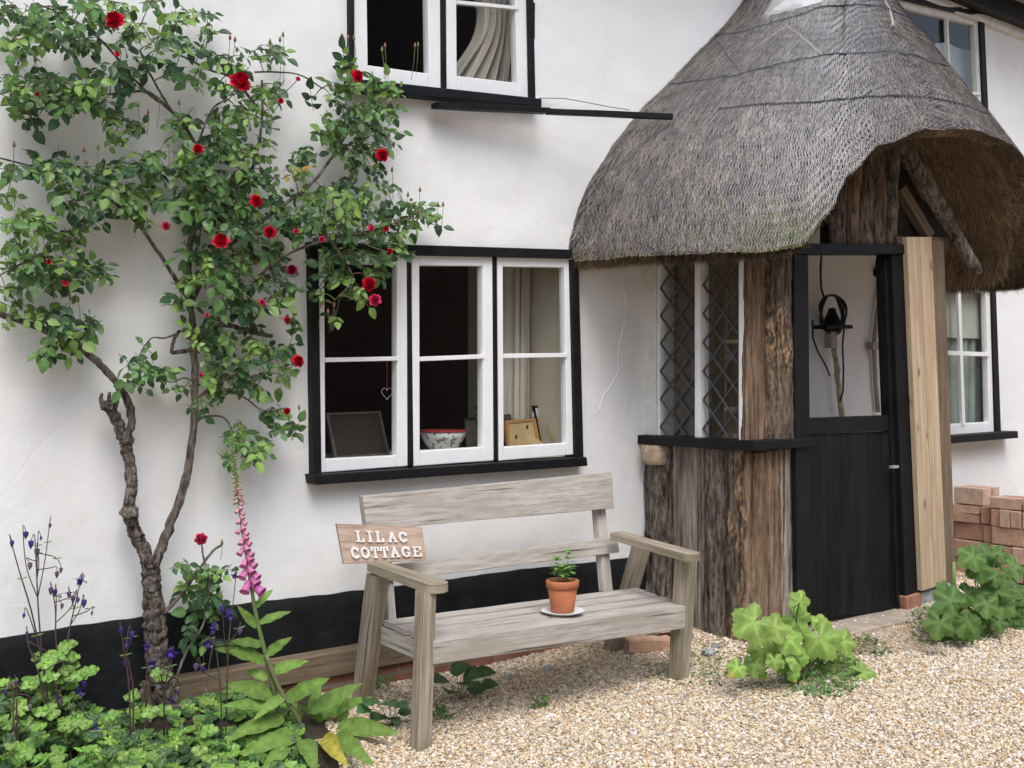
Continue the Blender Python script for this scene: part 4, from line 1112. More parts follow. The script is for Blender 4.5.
# pot, saucer, seedling
pc = PZ(562.5, 613, .388); pc.z = .386
s = MB(); s.lathe([(.0, .0), (.062, .0), (.07, .004), (.094, .014), (.096, .016), (.092, .0165), (.066, .008), (.0, .007)], pc, 36)
tag(s.build('saucer', M['china'], smooth=True), 'white china saucer under the terracotta pot on bench seat', 'saucer')
pot = empty('flower_pot', pc, 'small terracotta flower pot standing on the bench seat', 'pot')
p2 = pc + Vector((0, 0, .0085))
s = MB(); s.lathe([(.046, 0), (.05, .003), (.066, .112), (.060, .113), (.058, .105), (.0, .1)], p2, 36); s.build('body', M['terracotta'], pot, smooth=True)
s = MB(); s.lathe([(.066, .104), (.0705, .106), (.0725, .134), (.069, .137), (.062, .137), (.060, .118)], p2, 36); s.build('rim', M['terracotta'], pot, smooth=True)
s = MB(); s.lathe([(.0605, .119), (.045, .124), (.0, .127)], p2, 24); s.build('soil', M['soil'], pot, smooth=True)
sd_ = empty('seedling', p2, 'leafy green seedling growing in the terracotta pot', 'plant')
s = MB(); lf = MB(); top0 = p2 + Vector((0, 0, .122))
def sprig(base, tip, n, L, mb_stem, mb_leaf, rad=.0017):
    base, tip = Vector(base), Vector(tip); pts = [base.lerp(tip, i / 6) + Vector((.006 * math.sin(i * 1.1), .004 * math.cos(i), 0)) * (i / 6) for i in range(7)]
    mb_stem.tint = (.16, .22, .07); mb_stem.tube(pts, [rad * (1 - .09 * i) for i in range(7)], 5)
    for k in range(n):
        f = .25 + .75 * (k + .5) / n; b = base.lerp(tip, f); an = random.uniform(0, 2 * PI)
        for q in (0, 1.6, 3.2, 4.8) if k == n - 1 else (0, 2.1, 4.2):
            d = Vector((math.cos(an + q), math.sin(an + q), random.uniform(.0, .7)))
            g_ = random.uniform(.8, 1.25)
            mb_leaf.leaf(b, d, (0, 0, 1), L * random.uniform(.7, 1.15), L * .5, (.18 * g_, .36 * g_, .08 * g_), .3, .2)
for bx, tx, ty, hh in ((-.02, -.045, -.01, .125), (-.012, -.012, .02, .075), (.02, .05, .01, .145), (.012, .03, -.02, .07)):
    sprig(top0 + Vector((bx, 0, 0)), top0 + Vector((tx, ty, hh)), 6, .04, s, lf)
s.build('stem', M['stem'], sd_, smooth=True); lf.build('foliage', M['leaf'], sd_, smooth=True)

# bricks
def brick_mat(nm, base):
    m, nt, b = new_mat(nm)
    oi = nt.nodes.new('ShaderNodeObjectInfo')
    col = ramp(nt, oi.outputs['Random'], base)
    k = ramp(nt, tex(nt, 14, detail=8, rough=.7), [(.3, (.68, .68, .7)), (.7, (1.3, 1.27, 1.22))])
    col = mixc(nt, 1.0, col, k, 'MULTIPLY')
    pale = ramp(nt, tex(nt, 7, detail=7, loc=(3, 9, 2)), [(.48, (0, 0, 0)), (.68, (.7, .7, .7))])
    col = mixc(nt, pale, col, (.5, .42, .36))
    nt.links.new(col, b.inputs['Base Color']); b.inputs['Roughness'].default_value = .92
    bump(nt, b, tex(nt, 60, detail=6), .6, .006); return m
M['brick'] = brick_mat('reclaimed_brick', [(0, (.47, .28, .19)), (.25, (.56, .38, .28)), (.5, (.42, .22, .14)), (.75, (.6, .43, .33)), (1, (.5, .33, .25))])
def brick(c, size, rz, label, group='reclaimed bricks in the pile by the far wall'):
    s = MB(); hx, hy, hz = size[0] / 2, size[1] / 2, size[2] / 2; k = random.random() * 99
    n = 5
    # a worn block: subdivided faces, nibbled arrises
    s.board((0, -hy, 0), (0, hy, 0), (hx, 0, 0), (hx, 0, 0), (0, 0, hz), n=6, wob=.005, ch=.07)
    o = s.build('brick', M['brick'], bevel=.004); o.location = c; o.rotation_euler = (random.uniform(-.02, .02), random.uniform(-.02, .02), rz + random.uniform(-.07, .07))
    return tag(o, label, 'brick', group)
RH = .121; XB = 7.70
base_z = gz(XB, -.4) + .0
stack_l = ['S', 'S', 'S', 'F', 'S']; stack_r = ['S', 'H', 'S', 'H', 'f']
for side, rows, y0, xo in (('l', stack_l, -.115, 0.0), ('r', stack_r, -.43, -.05)):
    word = 'left' if side == 'l' else 'right'
    for r_, kind in enumerate(rows):
        z = base_z + RH * (r_ + .5); lv = ['lowest', 'second', 'third', 'fourth', 'topmost'][r_]
        if kind == 'S':
            brick((XB + xo + .05 + random.uniform(-.02, .02), y0 - .115 - random.uniform(0, .014), z), (.1, .225, RH - .006), 0, f'long brick on edge near the wall in {lv} row of {word} brick stack')
            if side == 'r' or r_ < 4: brick((XB + xo + .05 + random.uniform(-.012, .012), y0 - .115 - (.235 if side == 'r' else .2), z), (.1, .225 if side == 'r' else .15, RH - .006), 0, f'brick at the yard end of {lv} row of {word} brick stack')
            if r_ == 4: brick((XB + xo + .165, y0 - .13, z + .004), (.1, .225, RH - .006), .03, 'brick behind the topmost long brick of left brick stack')
        elif kind == 'H':
            for k in range(6): brick((XB + xo + .1 + random.uniform(-.012, .012), y0 - .04 - k * .0765, z), (.215, .07, RH - .006), 0, f'brick end, {["first","second","third","fourth","fifth","sixth"][k]} from the wall in {lv} row of right stack')
        elif kind == 'F':
            for k in range(2): brick((XB + xo + .05 + .01 * k, y0 - .1, z - RH / 4 + k * RH / 2), (.1, .215, RH / 2 - .004), .02, f'thin flat brick, {["lower","upper"][k]} of the pair in fourth row of left stack')
            brick((XB + xo + .09, y0 - .262, z), (.19, .085, RH - .006), .05, 'squat brick end in fourth row of left brick stack')
        else:
            for k in range(2): brick((XB + xo + .05, y0 - .11 - k * .232, z - .02), (.1, .222, .072), .02, f'flat brick on top of right stack, {["nearer the wall","nearer the yard"][k]}')
            for k in range(2): brick((XB + xo + .16, y0 - .11 - k * .232, z - .02), (.1, .222, .072), .0, f'flat brick on top of right stack, back row, {["nearer the wall","nearer the yard"][k]}')
q = PZ(648, 648, .05); brick((q.x, q.y, gz(q.x, q.y) + .026), (.12, .24, .06), R(62), 'worn grey red brick lying on gravel behind the right bench leg', 'loose bricks at the porch foot')
q = PZ(668, 634, .09); brick((q.x, q.y, gz(q.x, q.y) + .075), (.1, .2, .06), R(80), 'upper loose brick against the log wall behind bench', 'loose bricks at the porch foot')
q = P(660, 599, -.10); s = MB(); s.board((q.x - .10, -.17, .175), (q.x + .06, -.15, .175), (0, 0, .05), (0, 0, .05), (0, .03, 0), n=4); tag(s.build('timber_offcut', M['mid_timber']), 'short brown timber offcut against the logs behind right bench leg', 'timber')
for x, y, r_, lab in ((708, 655, .03, 'pale flint stone at the foot of the log wall'), (716, 650, .02, 'small grey flint beside the pale one at log wall foot'), (548, 664, .022, 'grey stone on gravel behind the bench'), (508, 672, .02, 'dark stone on gravel under the bench seat')):
    q = PZ(x, y, .05); q.z = gz(q.x, q.y) + r_ * .4; s = MB()
    s.grid(lambda u, v: q + Vector((math.cos(u * 2 * PI) * math.sin(v * PI) * 1.3, math.sin(u * 2 * PI) * math.sin(v * PI), .7 * math.cos(v * PI))) * r_ * (1 + .3 * nz((math.cos(u * 6.28) * 1.5 + x, math.sin(u * 6.28) * 1.5, v * 3))), 14, 8)
    tag(s.build('flint_stone', M['flint'], smooth=True), lab, 'stone', 'flint stones by the bench and porch')

# ---------------------------------------------------------------- climbing rose
def smooth(pts, n=5):
    out = []
    for i in range(len(pts) - 1):
        p0, p1, p2, p3 = pts[max(i - 1, 0)], pts[i], pts[i + 1], pts[min(i + 2, len(pts) - 1)]
        for k in range(n):
            t = k / n
            out.append(.5 * ((2 * p1) + (p2 - p0) * t + (2 * p0 - 5 * p1 + 4 * p2 - p3) * t * t + (3 * p1 - p0 - 3 * p2 + p3) * t ** 3))
    out.append(pts[-1]); return out
rose = empty('climbing_rose', (1.95, -.1, .1), 'old climbing rose with red blooms trained up the white wall', 'climbing plant')
nodes = []
def branch(px, r0, r1, y0=-.07, y1=None, name='branch', rough=.25, n=8, keep=True):
    y1 = y0 if y1 is None else y1
    pts = [P(x, y, lerp(y0, y1, i / (len(px) - 1))) for i, (x, y) in enumerate(px)]
    pts = smooth(pts, 18 if r0 > .02 else 6); m = len(pts)
    pts = [p + Vector((nz((i * .6, 1, r0 * 99)), nz((i * .6, 5, r0 * 99)), 0)) * r0 * .4 for i, p in enumerate(pts)]
    s = MB(); s.tube(pts, [lerp(r0, r1, i / (m - 1)) for i in range(m)], n, rough, 22 if r0 > .02 else 60)
    if keep: nodes.extend(pts)
    return s.build(name, M['bark'], rose, smooth=True)
branch([(176, 735), (170, 712), (160, 670), (156, 630), (152, 590), (150, 566)], .052, .030, -.13, -.11, 'trunk', .32, 22, False)
branch([(151, 572), (143, 548), (133, 528), (129, 510), (131, 480), (127, 450), (118, 424), (107, 403)], .025, .018, -.11, -.1, 'trunk', .32, 18, False)
branch([(152, 572), (160, 552), (170, 525), (183, 490), (191, 450), (195, 400), (194, 350), (191, 310)], .020, .012, -.11, -.09, 'trunk', .31, 12, False)
for x, y, r in ((130, 513, .036), (127, 440, .026), (108, 406, .027), (152, 573, .032)):
    s = MB(); c = P(x, y, -.11)
    s.grid(lambda u, v: c + Vector((math.cos(u * 2 * PI) * math.sin(v * PI), math.sin(u * 2 * PI) * math.sin(v * PI), .8 * math.cos(v * PI))) * r * (1 + .5 * nz((math.cos(u * 6.28) * 2 + x, math.sin(u * 6.28) * 2, v * 5))), 16, 10); s.build('burl', M['bark'], rose, smooth=True)
for a, b, c in (((103, 408), (101, 400), (102, 394)), ((109, 404), (109, 398), (110, 393)), ((115, 408), (117, 402), (116, 396))): branch([a, b, c], .009, .006, -.12, -.13, 'stub', keep=False)
branch([(125, 440), (131, 425), (129, 405), (118, 385), (100, 365), (78, 346), (48, 331), (15, 319), (-20, 308)], .016, .011, -.12, -.09)
branch([(191, 310), (188, 275), (190, 245), (198, 215), (204, 180)], .014, .010, -.09, -.12)
branch([(204, 180), (193, 140), (172, 112), (150, 95), (130, 75)], .008, .004, -.12, -.10)
branch([(130, 75), (115, 55), (95, 35), (70, 18), (40, 5)], .006, .003, -.1, -.14)
branch([(172, 112), (160, 92), (148, 70), (140, 50)], .005, .003, -.11, -.16)
branch([(172, 112), (150, 93), (130, 92), (105, 95), (70, 100), (20, 115)], .006, .003, -.1, -.15)
branch([(191, 305), (215, 250), (238, 200), (255, 160), (262, 120), (262, 80)], .010, .004, -.1, -.22)
branch([(215, 250), (205, 200), (198, 150), (212, 110), (228, 100)], .007, .003, -.1, -.24)
branch([(262, 115), (235, 80), (210, 70), (180, 55), (150, 40)], .006, .003, -.16, -.12)
branch([(230, 245), (270, 215), (310, 185), (330, 160), (350, 130), (372, 100), (390, 85)], .009, .003, -.12, -.2)
branch([(192, 340), (220, 325), (245, 330), (265, 335), (272, 336)], .012, .008, -.09, -.14)
branch([(256, 332), (248, 310), (255, 285), (275, 262), (310, 245), (350, 235), (390, 225), (430, 208)], .009, .003, -.12, -.28)
branch([(330, 240), (345, 262), (352, 280), (335, 300)], .005, .002, -.22, -.3)
branch([(192, 305), (160, 255), (130, 215), (90, 190), (50, 172), (0, 158)], .009, .003, -.09, -.16)
branch([(100, 200), (85, 225), (60, 245), (25, 262), (0, 275)], .005, .003, -.12, -.18)
branch([(195, 400), (215, 385), (240, 372), (270, 360), (290, 352)], .007, .003, -.1, -.2)
branch([(215, 385), (245, 398), (262, 410), (285, 408)], .004, .002, -.14, -.2)
branch([(195, 420), (210, 416), (224, 418), (232, 430), (240, 448)], .005, .003, -.1, -.16)
branch([(191, 350), (178, 352), (172, 352), (174, 340), (180, 330)], .009, .006, -.09, -.12)
branch([(180, 332), (165, 338), (152, 338), (142, 350), (140, 360)], .004, .002, -.1, -.13)
branch([(200, 385), (185, 378), (170, 382), (150, 372)], .004, .002, -.1, -.14)
branch([(255, 72), (275, 72), (300, 75), (322, 88)], .004, .003, -.18, -.16)
branch([(162, 615), (178, 598), (195, 575), (212, 552), (222, 545)], .009, .004, -.14, -.18)
branch([(172, 690), (185, 655), (205, 620), (208, 580), (203, 555), (202, 545)], .006, .003, -.18, -.2)
tops = [((84, 95), (33, 60)), ]
# leaf masses: x, y, half width, half height, sprays
CL = [(20, 12, 30, 14, 11), (55, 22, 25, 18, 11), (90, 20, 28, 18, 12), (28, 34, 25, 12, 9), (60, 44, 28, 12, 11), (88, 48, 12, 8, 4), (12, 52, 14, 9, 5), (125, 26, 18, 15, 7), (140, 38, 22, 14, 9), (165, 40, 16, 12, 6), (112, 6, 12, 6, 3), (176, 26, 8, 7, 3), (183, 18, 9, 12, 4), (207, 12, 8, 10, 2), (206, 33, 6, 9, 2), (185, 46, 10, 8, 4), (150, 2, 8, 4, 2),
      (15, 84, 18, 12, 7), (12, 104, 14, 10, 5), (30, 100, 14, 12, 5), (42, 76, 14, 7, 4), (48, 96, 13, 8, 5), (30, 116, 10, 9, 3), (68, 92, 14, 10, 6), (70, 106, 12, 8, 4), (92, 85, 14, 12, 7), (98, 104, 12, 9, 5), (88, 75, 10, 5, 2), (117, 75, 12, 14, 5), (128, 88, 9, 10, 3), (118, 118, 5, 10, 2), (145, 63, 8, 8, 4), (170, 70, 9, 9, 4), (193, 82, 6, 10, 3), (107, 118, 5, 5, 1),
      (205, 52, 9, 8, 3), (222, 60, 14, 10, 5), (235, 72, 14, 9, 5), (248, 55, 10, 8, 3), (268, 52, 12, 7, 4), (278, 50, 7, 7, 2), (225, 92, 16, 9, 6), (250, 98, 16, 10, 6), (270, 92, 14, 11, 5), (242, 115, 20, 10, 8), (218, 118, 14, 8, 4), (268, 118, 14, 12, 4), (230, 132, 18, 8, 6), (180, 118, 14, 6, 4), (180, 128, 8, 8, 3), (112, 138, 11, 6, 4), (132, 128, 12, 6, 4),
      (190, 155, 20, 9, 8), (215, 150, 18, 12, 9), (240, 150, 18, 12, 8), (262, 150, 10, 14, 4), (185, 175, 15, 10, 6), (210, 178, 20, 12, 10), (240, 178, 20, 12, 10), (268, 180, 15, 10, 6), (185, 198, 12, 10, 5), (212, 205, 18, 10, 9), (245, 205, 20, 11, 10), (275, 205, 13, 10, 6), (195, 222, 14, 10, 6), (225, 228, 20, 12, 10), (258, 232, 20, 12, 10), (285, 228, 12, 12, 5), (190, 250, 10, 10, 4), (215, 255, 16, 12, 8), (245, 258, 18, 10, 9), (275, 255, 12, 10, 5), (205, 278, 14, 9, 6), (235, 282, 18, 10, 8), (265, 280, 14, 9, 6), (225, 305, 14, 9, 6), (250, 303, 14, 8, 6), (275, 302, 12, 8, 4), (290, 285, 8, 9, 3),
      (35, 168, 14, 8, 4), (62, 165, 12, 8, 4), (85, 172, 15, 9, 6), (108, 168, 14, 10, 6), (132, 165, 15, 9, 6), (150, 158, 10, 8, 4), (158, 175, 10, 8, 4), (60, 185, 12, 7, 4), (85, 192, 16, 8, 6), (112, 190, 14, 9, 6), (138, 192, 13, 10, 6), (120, 208, 14, 9, 5), (138, 220, 10, 7, 4), (95, 212, 12, 8, 4), (70, 205, 10, 7, 3), (158, 205, 7, 6, 3), (10, 170, 9, 7, 2), (38, 156, 9, 4, 2),
      (12, 225, 14, 9, 5), (32, 215, 12, 7, 4), (48, 228, 14, 10, 5), (62, 240, 14, 8, 5), (20, 245, 13, 9, 5), (38, 255, 14, 9, 6), (62, 258, 13, 8, 5), (15, 268, 13, 9, 5), (35, 278, 13, 9, 6), (58, 276, 12, 8, 5), (80, 272, 7, 9, 3), (10, 292, 10, 8, 4), (52, 290, 7, 7, 2), (78, 290, 5, 5, 1), (95, 268, 8, 7, 3), (103, 278, 4, 6, 2), (82, 228, 8, 8, 3), (8, 200, 8, 6, 2),
      (48, 318, 10, 7, 4), (38, 322, 8, 7, 3), (60, 330, 9, 7, 4), (50, 342, 10, 7, 4), (72, 338, 8, 6, 3), (78, 350, 7, 6, 3), (48, 355, 5, 7, 2), (92, 322, 6, 6, 2), (90, 330, 4, 5, 1), (15, 305, 9, 5, 2), (8, 322, 4, 7, 1), (62, 318, 8, 4, 2),
      (335, 88, 14, 9, 5), (355, 88, 14, 9, 6), (378, 84, 14, 8, 6), (395, 95, 9, 8, 3), (345, 105, 18, 10, 8), (370, 108, 18, 10, 8), (392, 112, 10, 9, 4), (332, 122, 14, 9, 5), (355, 128, 18, 10, 8), (380, 130, 14, 9, 6), (340, 145, 14, 8, 5), (362, 148, 14, 9, 6), (385, 145, 9, 8, 3), (348, 65, 7, 8, 3), (375, 168, 11, 9, 5), (352, 168, 8, 9, 3), (345, 183, 10, 9, 4), (312, 102, 6, 6, 1), (325, 140, 7, 9, 3), (305, 155, 8, 7, 3), (296, 170, 9, 8, 3), (308, 168, 6, 9, 2),
      (300, 195, 14, 8, 6), (322, 198, 14, 9, 6), (348, 198, 14, 9, 6), (372, 195, 14, 9, 6), (388, 186, 8, 5, 2), (308, 215, 16, 9, 7), (335, 215, 16, 9, 7), (362, 215, 15, 9, 7), (385, 212, 11, 7, 4), (300, 232, 14, 9, 6), (325, 232, 14, 9, 6), (350, 235, 15, 9, 7), (378, 235, 13, 9, 6), (400, 235, 11, 8, 5), (408, 222, 10, 6, 4), (424, 216, 9, 5, 3), (432, 222, 7, 7, 2), (398, 252, 10, 7, 4), (375, 254, 11, 8, 5), (350, 256, 12, 8, 5), (325, 255, 11, 8, 4), (365, 272, 10, 8, 4), (385, 268, 9, 7, 3), (345, 275, 9, 7, 3), (325, 275, 9, 7, 3), (362, 292, 8, 7, 3), (318, 295, 8, 6, 3), (335, 320, 6, 5, 2), (398, 205, 7, 5, 2), (415, 205, 8, 4, 2),
      (185, 285, 8, 7, 3), (180, 305, 9, 7, 4), (195, 330, 8, 7, 3), (215, 325, 10, 7, 4), (205, 345, 10, 7, 5), (225, 340, 13, 8, 6), (248, 345, 12, 8, 6), (270, 348, 12, 8, 5), (290, 352, 7, 8, 3), (215, 360, 12, 8, 5), (240, 362, 14, 8, 6), (265, 368, 12, 8, 5), (285, 372, 7, 8, 3), (210, 378, 9, 7, 4), (235, 382, 12, 7, 5), (255, 390, 8, 6, 3), (220, 395, 7, 6, 3), (200, 408, 5, 8, 2), (250, 325, 8, 6, 2), (290, 325, 6, 8, 2),
      (135, 362, 8, 6, 3), (145, 372, 12, 7, 5), (160, 376, 9, 6, 4), (130, 382, 7, 4, 2), (150, 350, 6, 5, 1), (180, 388, 6, 5, 2), (138, 388, 5, 4, 1),
      (232, 438, 7, 8, 4), (245, 446, 9, 8, 5), (258, 452, 8, 7, 4), (228, 458, 5, 7, 2), (248, 462, 7, 6, 3), (268, 416, 8, 5, 3), (280, 412, 7, 4, 2), (294, 428, 4, 7, 2), (275, 430, 5, 6, 2), (240, 430, 8, 4, 2), (265, 445, 4, 6, 1),
      (186, 570, 8, 7, 4), (200, 572, 8, 7, 4), (212, 578, 8, 7, 4), (190, 590, 8, 7, 3), (204, 595, 9, 7, 4), (216, 600, 8, 7, 3), (185, 585, 4, 4, 1), (222, 570, 5, 5, 1), (195, 610, 8, 6, 3), (212, 615, 7, 6, 2), (190, 635, 6, 5, 2), (205, 640, 6, 5, 2)]
sprays = []
for (cx, cy, rx, ry, n) in CL:
    thick = min(1, (rx * ry) / 180)
    for _ in range(int(round(n * (1.45 if 180 < cx < 300 and 140 < cy < 320 else 1.15) + .3))):
        while True:
            a, b = random.uniform(-1, 1), random.uniform(-1, 1)
            if a * a + b * b < 1: break
        far = 1 if cx > 300 and cy > 190 else 0
        sprays.append(P(cx + a * rx * .9, cy + b * ry * .9, -.055 - random.random() * (.12 + .16 * thick) - .10 * far * random.random()))
tree = np.array([tuple(p) for p in nodes])
order = sorted(sprays, key=lambda p: float(((tree - np.array(p)) ** 2).sum(1).min()))
tw = MB(); lf = MB()
tw.tint = (.13, .11, .05)
for p in order:
    d2 = ((tree - np.array(p)) ** 2).sum(1); q = Vector(tree[int(d2.argmin())]); d = p - q
    L = d.length
    mid = q.lerp(p, .5) + Vector((0, -.008, .07 * L))
    g_ = random.random()
    tw.tint = (.075, .10, .035) if g_ < .6 else (.10, .055, .035)
    pts = [q, q.lerp(mid, .55) + Vector((0, 0, .002)), mid, mid.lerp(p, .55), p]
    tw.tube(pts, [.0028, .0024, .002, .0017, .0014], 4, cap=False)
    if L > .02: tree = np.vstack([tree, np.array([tuple(p)])] + ([np.array([tuple(mid)])] if L > .06 else []))
    # the compound leaf
    young = random.random()
    yl = .5 + .5 * nz(p * 3.1)
    if young < .16 + .25 * yl: base = (.17, .29, .065)
    elif young < .62: base = (.088, .185, .05)
    else: base = (.036, .088, .034)
    k = random.uniform(.8, 1.22); base = tuple(c * k for c in base)
    if random.random() < .004: base = (.36, .2, .05)
    ax = Vector((random.gauss(0, .8), random.uniform(-.9, .1), random.gauss(-.25, .55))).normalized()
    up = Vector((-.3 + random.gauss(0, .4), -.75 + random.gauss(0, .3), .6)).normalized()
    sdv = ax.cross(up).normalized(); up = sdv.cross(ax)
    S = random.choice([random.uniform(.028, .038), random.uniform(.036, .048), random.uniform(.044, .06)]) * (1 if young > .1 else .8)
    RL = S * 1.9; hub = p; p = p - ax * RL * .55
    tw.tint = (.09, .13, .045); tw.tube([hub, hub.lerp(p, .5) + Vector((0, .004, .004)), p], .0011, 3, cap=False)
    tw.tint = (.09, .13, .045); tw.tube([p, p + ax * RL], .0011, 3, cap=False)
    five = random.random() < .75
    parts = [(1, 0)] + [(.62, 1), (.62, -1)] + ([(.22, 1), (.22, -1)] if five else [])
    for t, sg in parts:
        dd = ax if sg == 0 else (ax * .45 + sdv * sg * .95 + Vector((0, 0, -.15)))
        dd = dd + Vector((random.gauss(0, .16), random.gauss(0, .16), random.gauss(-.12, .16)))
        uu = up + Vector((random.gauss(0, .22), random.gauss(0, .22), random.gauss(0, .22)))
        kk = random.uniform(.85, 1.15); sz = S * (1.12 if sg == 0 else .95 if t > .5 else .78) * random.uniform(.88, 1.1)
        lf.leaf(p + ax * RL * t, dd, uu, sz, sz * random.uniform(.56, .68), tuple(c * kk for c in base), random.uniform(.05, .3), random.uniform(.05, .28))
tw.build('twigs', M['stem'], rose, smooth=True, kind='stuff'); lf.build('foliage', M['leaf'], rose, smooth=False, kind='stuff')

def bloom(c, r, col, face, parent, name='rose_bloom'):
    s = MB(); f = Vector(face).normalized(); a = f.cross(Vector((.2, .1, 1))).normalized(); b = f.cross(a)
    k0 = random.random() * 6
    rings = [(6, 1.0, .3, 1.0), (6, .84, .62, .95), (5, .64, .9, .85), (5, .46, 1.1, .7), (4, .3, 1.22, .6), (3, .16, 1.28, .5)]
    for ri, (n, rad, hh, sz) in enumerate(rings):
        for i in range(n):
            an = k0 + ri * .7 + 2 * PI * i / n + random.uniform(-.15, .15); kk = random.uniform(.6, 1.25) * (1 - .05 * ri)
            s.tint = tuple(q * kk for q in col)
            ids = []; w_ = 1.9 * PI / n * (.62 if ri < 3 else .9)
            for v in range(5):
                row = []
                for u in range(6):
                    uu = (u / 5 - .5) * 2 * w_ * (.55 + .45 * math.sin(PI * min(1, .25 + .75 * v / 4))); vv = v / 4
                    rr = r * rad * (.25 + .75 * vv ** .8) * (1 - .10 * abs(u - 2.5) / 2.5 * vv)
                    h = r * (hh * .62 * vv ** 1.4 - (.22 * vv ** 3 if ri < 2 else .0)) - r * .1 * (1 - vv)
                    wob = 1 + .1 * nz((an * 3, u * .8, v * .9 + ri))
                    row.append(s.vert(c + (a * math.cos(an + uu) + b * math.sin(an + uu)) * rr * wob + f * h))
                ids.append(row)
            for v in range(4):
                for u in range(5): s.face((ids[v][u], ids[v][u + 1], ids[v + 1][u + 1], ids[v + 1][u]))
    return s.build(name, M['petal'], parent, smooth=True)
RED, DEEP, PINK = (.58, .004, .03), (.24, .006, .05), (.72, .05, .13)
BL_ = [(115, 20, 10.5, 0), (240, 82, 12.5, 0), (357, 76, 7.5, 0), (382, 155, 7.5, 0), (221, 241, 9.5, 0), (256, 201, 7.5, 0), (198, 149, 6, 0), (166, 226, 5, 2), (270, 232, 7, 0), (292, 270, 6.5, 1), (369, 284, 8, 0), (375, 300, 7, 2), (298, 361, 7, 0), (65, 283, 4, 2), (49, 262, 3, 0), (262, 302, 3.5, 2), (287, 320, 4, 0), (287, 411, 4, 0), (296, 231, 3.5, 2), (371, 228, 4, 2), (386, 229, 3.5, 0), (322, 239, 3.5, 2), (281, 101, 3.5, 0), (298, 79, 3, 2), (201, 539, 7, 2), (37, 94, 2.5, 0), (117, 54, 3.5, 2), (201, 375, 2.5, 2), (207, 315, 2.5, 2), (390, 251, 3, 0)]
for x, y, r, cidx in BL_:
    yy = -.36 if (150 < x < 400 and y < 330) else -.29
    if x > 320 and y > 190: yy = -.46
    c = P(x, y, yy); Z = (c - CAM).dot(Vector((SY, CY, 0)))
    bloom(c, r * Z / F, (RED, DEEP, PINK)[cidx], (random.gauss(-.45, .35), -1, random.gauss(.35, .3)), rose)
    s = MB(); s.tint = (.10, .13, .045); q = Vector(tree[int(((tree - np.array(tuple(c))) ** 2).sum(1).argmin())])
    s.tube([q, q.lerp(c, .5) + Vector((0, .0, -.01)), c + Vector((0, .01, -.005))], .0018, 4); s.build('flower_stalk', M['stem'], rose)
buds = MB()
for x, y, h in ((35, 60, 18), (138, 105, 14), (148, 112, 10), (168, 145, 12), (179, 103, 12), (84, 150, 14), (98, 148, 12), (68, 155, 10), (86, 162, 12), (14, 145, 14), (348, 38, 16), (354, 38, 14), (382, 50, 12), (385, 46, 14), (415, 46, 14), (418, 45, 12), (283, 35, 22), (280, 40, 20), (408, 195, 14), (420, 190, 14), (438, 205, 10), (443, 205, 10), (392, 170, 12), (230, 38, 12), (235, 40, 10), (160, 100, 12), (190, 385, 4), (299, 408, 5), (240, 422, 8), (222, 543, 6), (334, 305, 8), (328, 312, 8), (320, 306, 8), (70, 298, 10), (78, 300, 10), (117, 170, 12), (270, 42, 8)):
    c = P(x, y, -.2); b0 = P(x + random.uniform(-4, 4), y + h * 2.1 + 4, -.2)
    buds.tint = (.12, .12, .05); buds.tube([b0, b0.lerp(c, .5) + Vector((.003, 0, 0)), c], .0015, 4)
    buds.tint = random.choice([(.16, .17, .07), (.2, .12, .07), (.22, .1, .07), (.11, .14, .05)])
    buds.tube([c + Vector((0, 0, -.008)), c + Vector((0, 0, -.003)), c + Vector((0, 0, .006)), c + Vector((.001, 0, .016))], [.003, .0062, .005, .0008], 7)
buds.build('rose_buds', M['stem'], rose, smooth=True, kind='stuff')

# ---------------------------------------------------------------- flower bed
GREEN_L, GREEN_M, GREEN_D = (.17, .32, .055), (.10, .21, .05), (.045, .10, .035)
def jit(c, a=.2):
    k = random.uniform(1 - a, 1 + a); return tuple(x * k * random.uniform(.95, 1.05) for x in c)
def columbine_flower(s, c, size, col, droop=True):
    "five pointed sepals over a drooping bell with back spurs"
    ax = Vector((random.gauss(0, .35), random.gauss(-.3, .3), -1 if droop else .6)).normalized(); a = ax.cross(Vector((.3, 1, .1))).normalized(); b = ax.cross(a); k = random.random() * 6
    for i in range(5):
        an = k + 2 * PI * i / 5; d = a * math.cos(an) + b * math.sin(an)
        s.leaf(c, d + ax * .35, -ax, size * .62, size * .38, jit(col, .2), -.1, .1, 3)
        an += PI / 5; d = a * math.cos(an) + b * math.sin(an)
        s.leaf(c + d * size * .1, ax + d * .22, d, size * .5, size * .32, jit(tuple(q * 1.25 for q in col), .2), .1, -.3, 3)
        s.tint = jit(col, .2); s.tube([c + d * size * .12 + ax * size * .05, c + d * size * .14 - ax * size * .22, c + d * size * .06 - ax * size * .36], [size * .05, size * .035, size * .03], 4)
PURP = (.085, .05, .26); PALE = (.16, .10, .22)
